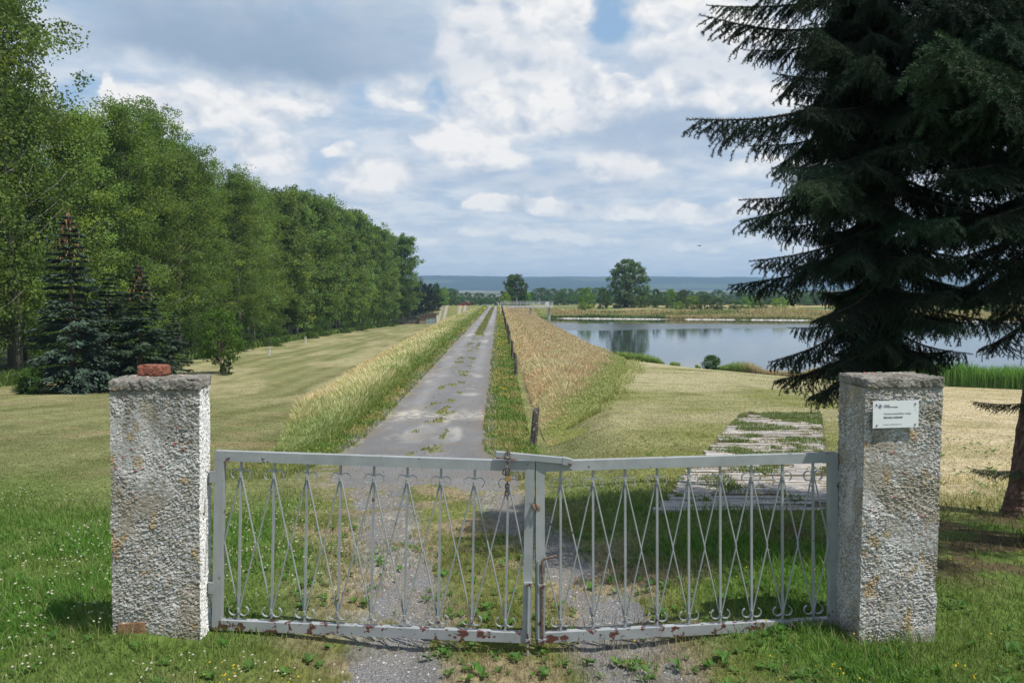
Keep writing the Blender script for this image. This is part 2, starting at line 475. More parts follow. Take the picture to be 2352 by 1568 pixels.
# ------------------------------------------------------------------ materials
def new_mat(name):
    m = bpy.data.materials.new(name); m.use_nodes = True
    g = NT(m.node_tree); b = g.n['Principled BSDF']
    return m, g, b


def plain(name, col, rough=0.6, metal=0.0, var=0.15, scale=8.0, bump=0.0, bscale=60.0):
    m, g, b = new_mat(name)
    P = g.n.new('ShaderNodeTexCoord').outputs['Object']
    n = g.noise(P, scale, 5, 0.6)
    c = g.mix(g.smooth(n, 0.3, 0.7), tuple(v * (1 - var) for v in col), tuple(min(1, v * (1 + var)) for v in col))
    g.put(b.inputs['Base Color'], c); b.inputs['Roughness'].default_value = rough; b.inputs['Metallic'].default_value = metal
    if bump: g.put(b.inputs['Normal'], g.bump(g.noise(P, bscale, 4, 0.6), bump))
    return m


def vcol_mat(name, rough=0.8, trans=0.0, spec=0.3, var=0.0, vscale=30.0, bump=0.0, bscale=80.0, usecolor=False, bdist=0.01):
    m, g, b = new_mat(name)
    a = g.n.new('ShaderNodeVertexColor'); a.layer_name = 'Col'
    c = a.outputs[0]
    if usecolor:
        oi = g.n.new('ShaderNodeObjectInfo'); c = g.mix(1.0, c, oi.outputs['Color'], 'MULTIPLY')
    P = g.n.new('ShaderNodeTexCoord').outputs['Object']
    if var:
        n = g.noise(P, vscale, 5, 0.65)
        f = g.smooth(n, 0.25, 0.75, 1 - var, 1 + var)
        c = g.vmath('SCALE', c, f)
    g.put(b.inputs['Base Color'], c); b.inputs['Roughness'].default_value = rough
    b.inputs['Specular IOR Level'].default_value = spec
    if bump: g.put(b.inputs['Normal'], g.bump(g.noise(P, bscale, 4, 0.7), bump, bdist))
    if trans:
        out = [n for n in g.n if n.type == 'OUTPUT_MATERIAL'][0]
        t = g.n.new('ShaderNodeBsdfTranslucent'); tc = g.mix(1.0, c, (1.15, 1.25, 0.55, 1), 'MULTIPLY'); g.put(t.inputs[0], tc)
        ms = g.n.new('ShaderNodeMixShader'); ms.inputs[0].default_value = trans
        g.l.new(b.outputs[0], ms.inputs[1]); g.l.new(t.outputs[0], ms.inputs[2]); g.l.new(ms.outputs[0], out.inputs[0])
    return m


def ground_mat():
    m, g, b = new_mat('ground_soil')
    a = g.n.new('ShaderNodeVertexColor'); a.layer_name = 'Col'
    P = g.n.new('ShaderNodeTexCoord').outputs['Object']
    n1 = g.noise(P, 1.7, 8, 0.72)
    n2 = g.noise(g.vmath('MULTIPLY', P, (1, 0.35, 1)), 26.0, 6, 0.7)
    f = g.math('MULTIPLY', g.smooth(n1, 0.3, 0.7, 0.78, 1.22), g.smooth(n2, 0.3, 0.7, 0.62, 1.38))
    g.put(b.inputs['Base Color'], g.vmath('SCALE', a.outputs[0], f)); b.inputs['Roughness'].default_value = 0.95
    b.inputs['Specular IOR Level'].default_value = 0.1
    g.put(b.inputs['Normal'], g.bump(n2, 0.9, 0.05))
    return m


def gravel_mat():
    m, g, b = new_mat('gravel')
    P = g.n.new('ShaderNodeTexCoord').outputs['Object']
    v = g.vor(P, 85.0, 'F1', 1); n = g.noise(P, 140.0, 4, 0.75)
    vv = g.sep(v)[0]
    base = g.mix(vv, (0.14, 0.142, 0.148, 1), (0.37, 0.375, 0.385, 1))
    base = g.mix(g.smooth(n, 0.35, 0.7), base, (0.25, 0.252, 0.255, 1))
    base = g.mix(g.smooth(g.noise(P, 34.0, 5, .75), .35, .7, 0, .55), base, (0.15, 0.15, 0.152, 1))
    sx, sy, sz = g.sep(P)[:3]
    st = g.noise(g.vmath('MULTIPLY', P, (1.0, 0.45, 1)), 1.1, 6, 0.65)
    base = g.mix(g.smooth(st, 0.60, 0.70, 0, .5), base, (0.40, 0.38, 0.345, 1))
    # the pale band of washed-out limestone that crosses the road
    wob = g.math('MULTIPLY', g.math('SUBTRACT', g.noise(P, 3.0, 4, 0.6), 0.5), 2.2)
    d = g.math('ABSOLUTE', g.math('SUBTRACT', g.math('ADD', sy, wob), 19.4))
    band = g.math('MULTIPLY', g.smooth(d, 1.1, 0.2), g.smooth(g.noise(P, 5.0, 5, 0.7), 0.38, 0.62))
    base = g.mix(g.math('MULTIPLY', band, 0.8), base, (0.62, 0.57, 0.47, 1))
    br = g.smooth(g.noise(P, 0.9, 4, 0.6), 0.45, 0.7)
    base = g.mix(g.math('MULTIPLY', br, 0.35), base, (0.27, 0.22, 0.16, 1))
    a = g.n.new('ShaderNodeVertexColor'); a.layer_name = 'Col'; base = g.vmath('MULTIPLY', base, a.outputs[0])
    g.put(b.inputs['Base Color'], base); b.inputs['Roughness'].default_value = 0.9
    g.put(b.inputs['Normal'], g.bump(g.math('ADD', g.vor(P, 85.0), g.math('MULTIPLY', n, .5)), 0.8, 0.02))
    return m


M = {}
M['ground'] = ground_mat()
M['gravel'] = gravel_mat()
M['blade'] = vcol_mat('grass_blade', 0.6, 0.30, 0.25)
M['leaf'] = vcol_mat('leaf', 0.65, 0.40, 0.12, usecolor=True)
M['needle'] = vcol_mat('needle', 0.6, 0.06, 0.15, usecolor=True)
M['bark'] = vcol_mat('bark', 0.9, 0, 0.1, var=0.35, vscale=12, bump=0.8, bscale=25, bdist=0.03)
M['stone'] = vcol_mat('rough_render', 0.9, 0, 0.2, var=0.28, vscale=90, bump=0.6, bscale=220)
M['vc'] = vcol_mat('painted_surface', 0.6, 0, 0.3, var=0.1, vscale=6)
M['wood'] = plain('weathered_wood', (0.11, 0.095, 0.08), 0.85, var=0.45, scale=14, bump=0.8, bscale=40)
M['rustmetal'] = plain('rusty_steel', (0.21, 0.15, 0.11), 0.55, 0.4, var=0.5, scale=60, bump=0.3)
M['brass'] = plain('brass', (0.52, 0.35, 0.13), 0.38, 0.85, var=0.2, scale=40)
M['screw'] = plain('dark_screw', (0.05, 0.04, 0.035), 0.5, 0.5)
M['white'] = plain('white_panel', (0.76, 0.78, 0.78), 0.35, var=0.03, scale=10)
M['ink_grey'] = plain('ink_grey', (0.36, 0.37, 0.38), 0.6, var=0.05)
M['ink_dark'] = plain('ink_dark', (0.10, 0.10, 0.12), 0.6, var=0.05)
M['ink_blue'] = plain('ink_blue', (0.03, 0.035, 0.16), 0.6, var=0.05)
M['brickred'] = plain('red_brick', (0.24, 0.085, 0.05), 0.85, var=0.4, scale=30, bump=0.7, bscale=90)
M['brickorange'] = plain('orange_brick', (0.29, 0.16, 0.09), 0.85, var=0.35, scale=20, bump=0.7, bscale=90)
M['concrete'] = plain('concrete', (0.60, 0.59, 0.56), 0.85, var=0.25, scale=2, bump=0.3, bscale=30)
M['greypaint'] = plain('grey_railing_paint', (0.52, 0.54, 0.54), 0.5, var=0.1)


def gate_mat():
    m, g, b = new_mat('grey_gate_paint')
    P = g.n.new('ShaderNodeTexCoord').outputs['Object']
    n = g.noise(P, 7, 5, 0.6)
    c = g.mix(g.smooth(n, 0.3, 0.7), (0.275, 0.295, 0.298, 1), (0.345, 0.365, 0.365, 1))
    c = g.mix(g.smooth(g.noise(g.vmath('MULTIPLY', P, (8, 8, 1)), 6, 4, 0.6), 0.6, 0.75, 0, 0.35), c, (0.40, 0.40, 0.36, 1))
    # flaking paint over red lead, mostly low on the gate
    z = g.sep(P)[2]
    low = g.smooth(z, 0.16, 0.03)
    fl = g.math('ADD', g.noise(P, 19, 6, 0.62, 0.2), g.math('MULTIPLY', low, 0.115))
    f = g.smooth(fl, 0.668, 0.682)
    c = g.mix(f, c, (0.115, 0.045, 0.035, 1))
    run = g.smooth(g.noise(g.vmath('MULTIPLY', P, (55, 55, 3.0)), 1.0, 3, 0.5), 0.66, 0.80, 0, .5)
    c = g.mix(run, c, (0.22, 0.17, 0.12, 1))
    sp = g.smooth(g.noise(P, 75, 3, 0.5), 0.735, 0.76)
    c = g.mix(sp, c, (0.13, 0.08, 0.055, 1))
    g.put(b.inputs['Base Color'], c); b.inputs['Roughness'].default_value = 0.42
    g.put(b.inputs['Normal'], g.bump(g.math('SUBTRACT', g.math('MULTIPLY', g.noise(P, 50, 4, .6), .3), f), 0.3, 0.004))
    return m


M['gate'] = gate_mat()


def cap_mat():
    m, g, b = new_mat('cap_concrete')
    P = g.n.new('ShaderNodeTexCoord').outputs['Object']
    c = g.mix(g.smooth(g.noise(P, 9, 6, 0.7), 0.35, 0.65), (0.125, 0.112, 0.092, 1), (0.31, 0.295, 0.26, 1))
    c = g.mix(g.smooth(g.noise(P, 60, 5, 0.7), 0.5, 0.7), c, (0.36, 0.34, 0.30, 1))
    c = g.mix(g.smooth(g.noise(P, 14, 5, 0.6, 0.3), 0.64, 0.70), c, (0.34, 0.21, 0.05, 1))
    c = g.mix(g.smooth(g.noise(P, 110, 3, 0.6), 0.62, 0.70), c, (0.05, 0.045, 0.04, 1))
    g.put(b.inputs['Base Color'], c); b.inputs['Roughness'].default_value = 0.95
    g.put(b.inputs['Normal'], g.bump(g.noise(P, 70, 6, 0.7), 0.9, 0.012))
    return m


M['cap'] = cap_mat()


def water_mat():
    m, g, b = new_mat('lake_water')
    P = g.n.new('ShaderNodeTexCoord').outputs['Object']
    y = g.sep(P)[1]
    b.inputs['Base Color'].default_value = (0.035, 0.052, 0.048, 1)
    b.inputs['IOR'].default_value = 1.33; b.inputs['Specular IOR Level'].default_value = 0.5
    wob = g.math('MULTIPLY', g.math('SUBTRACT', g.noise(g.vmath('MULTIPLY', P, (0.4, 1, 1)), 0.06, 3, 0.5), 0.5), 60)
    yy = g.math('ADD', y, wob)
    rip = g.math('MULTIPLY', g.smooth(yy, 124, 130), g.smooth(yy, 156, 149))
    g.put(b.inputs['Roughness'], g.math('MULTIPLY_ADD', rip, 0.20, 0.02))
    n = g.noise(g.vmath('MULTIPLY', P, (0.35, 1.0, 1)), 1.6, 4, 0.55)
    g.put(b.inputs['Normal'], g.bump(n, 0.055, 0.10))
    return m


M['water'] = water_mat()

# ------------------------------------------------------------------ the setting: ground, road, hills, water


def build_ground():
    ny = 880; k = math.log(4100 / 3.0) / ny
    ys = np.concatenate([np.arange(-7, 3, 0.16), 3 * np.exp(k * np.arange(ny + 1))])
    a = 1.8; b = math.asinh(3300 / a)
    us = a * np.sinh(b * np.linspace(-1, 1, 860))
    UU, YY = np.meshgrid(us, ys)
    XX = UU + DAM * np.minimum(YY, 260)
    Z = height(XX, YY); C = ground_color(XX, YY); rm = road_mask(XX, YY)
    Z = Z - 0.012 * rm
    V = np.stack([XX, YY, Z], -1).reshape(-1, 3); C = C.reshape(-1, 3)
    nr, nc = XX.shape
    i = np.arange(nr - 1)[:, None] * nc + np.arange(nc - 1)[None]
    Q = np.stack([i, i + 1, i + nc + 1, i + nc], -1).reshape(-1, 4)
    rmf = rm.reshape(-1)[Q].mean(1); yf = V[Q[:, 0], 1]
    isr = rmf > 0.5; ish = yf > 2680

    def sub(sel, name, mat, smooth=True):
        q = Q[sel]; idx, inv = np.unique(q.ravel(), return_inverse=True)
        o = mk(name, V[idx], inv.reshape(-1, 4), None, mat, (rc if name == 'road' else C)[idx], smooth); tag(o, kind='structure'); return o
    ur = (XX - DAM * YY - roadc(YY)).reshape(-1); yr = V[:, 1]; xr = V[:, 0]
    trk = np.exp(-((np.abs(ur) - 0.66) / 0.26) ** 2); f_ = 0.86 + 0.26 * trk * sst(fbm(xr * .8, yr * .12, 3, 150), .3, .6)
    f_ = f_ * (0.80 + 0.40 * fbm(xr * 3, yr * 1.1, 5, 151)); pale = sst(fbm(xr * 1.6, yr * 0.55, 5, 152), 0.56, 0.74) * (0.3 + 0.5 * trk) * sst(yr, 10, 17)
    rc = f_[:, None] * np.array([1.0, 0.985, 0.965]); rc = rc * (1 - pale[:, None]) + np.array([1.95, 1.85, 1.65]) * pale[:, None]
    dirt = sst(np.abs(ur), 0.85, 1.2) * sst(fbm(xr * 4, yr * 2, 4, 153), .4, .6); rc = mixc(rc, (0.95, 0.80, 0.58), dirt * .7)
    dirt = sst(yr, 13, 8) * sst(fbm(xr * 3, yr * 2, 4, 154), .42, .6); rc = mixc(rc, (1.0, 0.86, 0.66), dirt * .6)
    sub(~isr & ~ish, 'ground', M['ground']); sub(isr, 'road', M['gravel']); sub(ish, 'hills', M['ground'])
    # lake
    w = MB()
    xs = [3, 20, 60, 140, 300]; yw = [32, 60, 100, 150, 200]
    for yy in yw:
        for xx in xs: w.V.append(np.array([[xx, yy, WATER]])); w.C.append(np.ones((1, 3)))
    n = len(xs); Qw = [(r * n + c, r * n + c + 1, (r + 1) * n + c + 1, (r + 1) * n + c) for r in range(len(yw) - 1) for c in range(n - 1)]
    w.Q.append(np.array(Qw)); tag(w.build('water', M['water']), 'calm grey-blue reservoir reflecting the clouds and trees', kind='structure')


build_ground()


def build_pad():
    """ribbed concrete slabs laid across the slipway"""
    mb = MB(); r = random.Random(3)
    y = 7.3
    while y < 17.0:
        dy = 0.128
        t = (y - 7.3) / 9.7; x0 = 1.33 + 3.62 * t; x1 = x0 + 1.68
        x = x0 + r.uniform(-0.03, 0.08)
        while x < x1 - 0.1:
            L = min(r.uniform(0.35, 1.0), x1 - x)
            zz = float(height(np.array([x + L / 2]), np.array([y + dy / 2]))[0]); sl = float(height(np.array([x + L / 2]), np.array([y + dy]))[0]) - zz
            if r.random() > 0.05 + 0.16 * t * t:
                h = r.uniform(0.002, 0.016); cc = r.uniform(0.70, 1.12); c = (0.385 * cc, 0.355 * cc, 0.32 * cc)
                g = r.uniform(0.020, 0.042)
                mb.box((x, y, zz - 0.05), (x + L - 0.006, y + dy - g, zz + h), c)
            x += L
        y += dy
    o = mb.build('slipway_paving', vcol_mat('slab_concrete', 0.9, 0, 0.2, var=0.3, vscale=9, bump=0.5, bscale=50))
    tag(o, 'pale ribbed concrete paving with weeds in its joints behind the right gate leaf', 'paving', kind='structure')


build_pad()

# ------------------------------------------------------------------ grass


def blades(name, x, y, h, w, col, lean=0.35, tipcol=None, head=0.0, label=None, cat='grass', zoff=-0.01):
    n = len(x); z = height(x, y) + zoff
    a = rs.rand(n) * 2 * math.pi; la = rs.rand(n) * 2 * math.pi
    L = np.stack([np.cos(la), np.sin(la)], -1) * (h * lean * rs.rand(n) ** 0.7)[:, None]
    L[:, 0] -= h * 0.06
    sd_ = np.stack([np.cos(a), np.sin(a), np.zeros(n)], -1) * (w / 2)[:, None]
    B = np.stack([x, y, z], -1)
    mid = B + np.stack([L[:, 0] * .3, L[:, 1] * .3, h * .55], -1)
    tip = B + np.stack([L[:, 0], L[:, 1], h * (1 - 0.25 * lean * rs.rand(n))], -1)
    wm = 0.85 if not head else 0.55
    V = np.stack([B - sd_, B + sd_, mid - sd_ * wm, mid + sd_ * wm, tip], 1)
    i = np.arange(n)[:, None] * 5
    Q = i + np.array([[0, 1, 3, 2]]); T = i + np.array([[2, 3, 4]])
    C = np.repeat(col[:, None, :], 5, 1)
    if tipcol is not None:
        C[:, 4] = tipcol; C[:, 2:4] = C[:, 2:4] * 0.5 + np.asarray(tipcol)[:, None] * 0.5
    V = V.reshape(-1, 3); C = C.reshape(-1, 3)
    if head:     # seed heads: a fat diamond on the upper third
        hw = (w * head)[:, None]; s2 = np.stack([np.cos(a + 1), np.sin(a + 1), np.zeros(n)], -1) * hw
        dv = tip - mid
        H = np.stack([mid + dv * .45, mid + dv * .8 + s2, tip + dv * .18, mid + dv * .8 - s2], 1).reshape(-1, 3)
        Qh = len(V) + np.arange(n)[:, None] * 4 + np.arange(4)[None]
        Ch = np.repeat((tipcol if tipcol is not None else col)[:, None, :], 4, 1).reshape(-1, 3)
        V = np.concatenate([V, H]); C = np.concatenate([C, Ch]); Q = np.concatenate([Q, Qh])
    o = mk(name, V, Q, T, M['blade'], C)
    return tag(o, label, kind='stuff')


def scatter(n, d0, d1, spread=0.70, xlo=None, xhi=None):
    """points with equal number per octave of distance inside the visible wedge (and a margin beside it)"""
    d = d0 * np.exp(rs.rand(n) * math.log(d1 / d0))
    x = (rs.rand(n) * 2 - 1) * (spread * d + 0.7)
    return x, d


def jit(c, n, v=0.22):
    f = 1 + (rs.rand(n) - .5)[:, None] * 2 * v
    return c * f * (1 + (rs.rand(n, 3) - .5) * 0.16)


def pillar_free(x, y):
    return ~(((x > -2.19) & (x < -1.68) & (y > 4.15) & (y < 4.5)) | ((x > 1.86) & (x < 2.36) & (y > 4.25) & (y < 4.6)))


def build_lawn():
    x, y = scatter(450000, 2.4, 46, 0.98)
    u = x - DAM * y
    rm_ = road_mask(x, y); keep = ((rm_ < 0.45) | ((rs.rand(len(x)) < 0.07) & (y < 12))) & ~(pad_mask(x, y)) & pillar_free(x, y)
    keep &= ~((y > 16) & (u > 0.9) & (u < tall_r(y) - 0.2)) & ~((y > 18) & (u < -3.7) & (u > -tall_l(y)))
    keep &= height(x, y) > WATER + 0.05
    cc = roadc(y); worn = sst(np.abs(u - cc), 1.9, 1.0) * sst(y, 15, 9)
    keep &= rs.rand(len(x)) > worn * 0.30
    dark = sst(np.hypot((x - 4.0) / 1.6, (y - 6.0) / 1.3), 1.2, 0.6)
    keep &= rs.rand(len(x)) > dark * 0.7
    x = x[keep]; y = y[keep]; u = u[keep]; worn = worn[keep]; n = len(x)
    lushn = fbm(x * 0.9, y * 0.9, 3, 27)
    h = (0.030 + 0.040 * rs.rand(n)) * (1 + 0.9 * sst(lushn, 0.42, 0.6) * (y < 9))
    h *= np.interp(y, [6, 9, 20, 46], [1.0, 0.6, 0.5, 0.5]) * (1 - 0.45 * worn)
    # longer tufts around the pillars and gate ends
    pl = np.exp(-(np.hypot((x + 1.95) / .5, (y - 4.35) / .35)) ** 2) + np.exp(-(np.hypot((x - 2.15) / .34, (y - 4.2) / .25)) ** 2) + 0.5 * np.exp(-((x + 1.25) / .45) ** 2 - ((y - 4.2) / .25) ** 2)
    h *= 1 + 1.5 * np.clip(pl, 0, 1) * rs.rand(n)
    # ragged edge near spruces
    h *= 1 + 1.6 * np.exp(-((x - 3.4) / 1.6) ** 2 - ((y - 7.6) / .6) ** 2) * rs.rand(n)
    w = np.maximum(0.0042, 0.0010 * y) * (0.7 + 0.6 * rs.rand(n))
    jj = jit(np.ones((n, 3)), n, 0.28); jj = 1 + (jj - 1) * np.interp(y, [5, 14, 40], [1, .6, .35])[:, None]
    c = ground_color(x, y) * jj * 1.22
    pale = rs.rand(n) < np.interp(y, [4, 14], [0.12, 0.03])
    c[pale] = c[pale] * 0.4 + np.array([0.38, 0.33, 0.18]) * 0.6
    blades('lawn_grass', x, y, h, w, c, 0.8, label='short green and straw-coloured turf around the gate and on the meadow')


def build_tall():
    # left slope
    n = 230000
    d = 12.5 * np.exp(rs.rand(n) * math.log(212 / 12.5)); t = rs.rand(n)
    u = -(3.25 + (tall_l(d) - 3.25) * t)
    x = u + DAM * d
    ed = np.minimum(t / 0.15, 1) * np.minimum((1 - t) / 0.06, 1)
    h = (0.40 + 0.35 * rs.rand(n)) * (0.45 + 0.55 * ed) * np.interp(d, [12.5, 15, 22], [0.22, 0.45, 1.0])
    w = np.maximum(0.005, 0.00085 * d) * (0.6 + 0.8 * rs.rand(n))
    patch = fbm(x * .5, d * .25, 4, 80)
    c0 = mixc(np.zeros((n, 3)) + np.array([0.50, 0.46, 0.265]), (0.31, 0.34, 0.14), sst(patch, 0.5, 0.64) * .8)
    c0 = mixc(c0, (0.56, 0.41, 0.25), sst(t + (patch - .5), 0.5, 1.0) * 0.75)
    c0 = mixc(c0, (0.18, 0.25, 0.06), sst(t, 0.16, 0.02) * 0.8)
    c0 = mixc(c0, (0.19, 0.26, 0.08), sst(d + (patch - .5) * 8, 22, 15) * 0.75)
    c = jit(c0, n, 0.25)
    blades('tall_grass', x, d, h, w, c * 0.9, 0.5, np.minimum(c * 1.25, .9), 0.6,
           'tall pale yellow seeding grass on the left shoulder of the dam')
    # right slope
    n = 280000
    d = 14.4 * np.exp(rs.rand(n) * math.log(208 / 14.4)); t = rs.rand(n)
    fr = tall_r(d) + (fbm(d * .8, d * 0 + 3, 4, 141) - .45) * 1.2
    t = np.where(rs.rand(n) < .05, t * 1.2, t)
    u = 0.92 + (fr + 0.15 - 0.92) * t
    x = u + DAM * d
    h = (0.34 + 0.28 * rs.rand(n)) * (0.35 + 0.65 * np.minimum(np.minimum((u - .85) / 0.8, (fr + .5 - u) / 2.0), 1).clip(0)) * np.interp(d, [14.9, 17, 23], [0.16, .45, 1.0])
    w = np.maximum(0.005, 0.00085 * d) * (0.6 + 0.8 * rs.rand(n))
    patch = fbm(x * .35, d * .2, 4, 90)
    c0 = mixc(np.zeros((n, 3)) + np.array([0.51, 0.385, 0.255]), (0.50, 0.43, 0.28), sst(fbm(x * 1.4, d * .5, 4, 91), 0.40, 0.70))
    edge = np.clip((fr - u) / 1.1, 0, 1); c0 = mixc(c0, (0.33, 0.35, 0.145), sst(edge + (patch - .5) * 1.2, 0.85, 0.3))
    c0 = mixc(c0, (0.40, 0.40, 0.17), sst(d + (patch - .5) * 8, 18.5, 15) * 0.75)
    c = jit(c0, n, 0.22)
    keep = height(x, d) > WATER + 0.02
    blades('tall_grass', x[keep], d[keep], h[keep], w[keep], c[keep] * 0.9, 0.5, np.minimum(c[keep] * 1.2, .9), 0.6,
           'tall reddish-brown seeding grass on the water side of the dam')
    # green verges of the dam road and middle strip
    n = 70000
    d = 10 * np.exp(rs.rand(n) * math.log(200 / 10.0)); k = rs.rand(n)
    u = np.where(k < 0.42, -0.36 + 1.0 * rs.rand(n), np.where(k < .84, -2.72 - 0.95 * rs.rand(n), -1.52 + (rs.rand(n) - .5) * 0.8))
    x = u + DAM * d
    keep = (road_mask(x, d) < 0.4)
    x, d, k = x[keep], d[keep], k[keep]; n = len(x)
    h = (0.04 + 0.08 * rs.rand(n)) * np.where(k > .84, .5, 1) * (1 + d / 150); w = np.maximum(0.006, 0.0012 * d)
    c = jit(ground_color(x, d), n, 0.28) * 1.2
    blades('verge_grass', x, d, h, w, c, 0.8, label='low green weedy verge along both edges of the gravel road')
    # reeds at the near shore, right
    n = 26000
    x = 13.5 + 24 * rs.rand(n) ** 0.8; y = shore(x) - 2.1 + 3.0 * rs.rand(n)
    x = np.where(rs.rand(n) < .3, 21 + 14 * rs.rand(n), x)
    y = shore(x) - 1.6 + 2.6 * rs.rand(n)
    k = x > 20.0; x, y = x[k], y[k]; n = len(x)
    h = (0.75 + 0.7 * rs.rand(n)) * (0.7 + 0.5 * fbm(x * .6, y * .6, 3, 3)) * np.interp(x, [20, 22, 30], [0.8, 1.35, 1.0])
    c = jit(np.zeros((n, 3)) + np.array([0.17, 0.32, 0.08]), n, .3)
    blades('reeds', x, y, h, np.full(n, 0.05), c, 0.35, label='bright green reed bed at the near shore right of the spruce')
    # tufts along the near shore
    n = 22000
    x = 8.5 + 13 * rs.rand(n); y = shore(x) - 0.9 + 1.3 * rs.rand(n)
    den = fbm(x * .55, y * .2, 3, 99); k = (den > 0.40) | (x < 11.5); x, y, den = x[k], y[k], den[k]; n = len(x)
    h = (0.15 + 0.5 * rs.rand(n) ** 2) * np.clip((den - .25) * 3.2, .25, 1.5)
    c = jit(mixc(np.zeros((n, 3)) + np.array([0.27, 0.37, 0.12]), (0.50, 0.41, 0.28), sst(x, 15.5, 16.5)), n, .3)
    blades('shore_grass', x, y, h, np.full(n, 0.05), c, 0.5, label='ragged green and brown grass tufts lining the near shore')
    # rank grass along the edge of the wood
    n = 34000
    y = 34 * np.exp(rs.rand(n) * math.log(210 / 34.0)); e = np.interp(y, [30, 60, 116, 215], [-29.5, -26.5, -29.5, -30.0])
    x = e - 0.6 + (rs.rand(n) - 0.6) * 2.4
    h = 0.35 + 0.5 * rs.rand(n); c = jit(np.zeros((n, 3)) + np.array([0.14, 0.21, 0.055]), n, .3)
    blades('woodland_edge_grass', x, y, h, 0.0014 * y, c, 0.5, label='rank green grass and weeds along the foot of the wood')
    # far bank
    n = 40000
    x = 9 + 130 * rs.rand(n); y = farsh(x) + 0.8 + 22 * rs.rand(n) ** 1.6
    h = (0.3 + 0.7 * rs.rand(n)) * (0.5 + fbm(x * .15, y * .3, 3, 165)); pt = fbm(x * .08, y * .2, 4, 60)
    c = jit(mixc(mixc(np.zeros((n, 3)) + np.array([0.24, 0.265, 0.10]), (0.46, 0.37, 0.21), sst(pt + (y - farsh(x)) * .01, .5, .62)), (0.12, 0.19, 0.05), (x < 34) & (y < farsh(x) + 3)), n, .25)
    blades('bank_grass', x, y, h, np.full(n, 0.22), c, 0.5, label='rough green and brown grass on the far bank of the reservoir')


def build_pad_weeds():
    n = 90000; t = rs.rand(n); y = 7.3 + 9.7 * t; x = 1.33 + 3.62 * t + 1.68 * rs.rand(n)
    m = fbm(x * 2.6, y * 1.8, 4, 130) + 0.10 * t; joint = np.abs(((y - 7.3) / 0.128) % 1 - 0.88) < 0.16
    k = ((m > 0.60) & (rs.rand(n) < .45)) | (joint & (m > 0.44)); k &= rs.rand(n) < .55; x, y, m = x[k], y[k], m[k]; n = len(x)
    c = jit(mixc(np.zeros((n, 3)) + np.array([0.30, 0.26, 0.13]), (0.15, 0.20, 0.065), sst(m, .54, .64)), n, .3)
    blades('joint_weeds', x, y, 0.03 + .05 * rs.rand(n) * (m > .6) + .01, np.full(n, .012), c, .9, label='weeds and moss growing in the joints of the slipway paving')


build_pad_weeds()


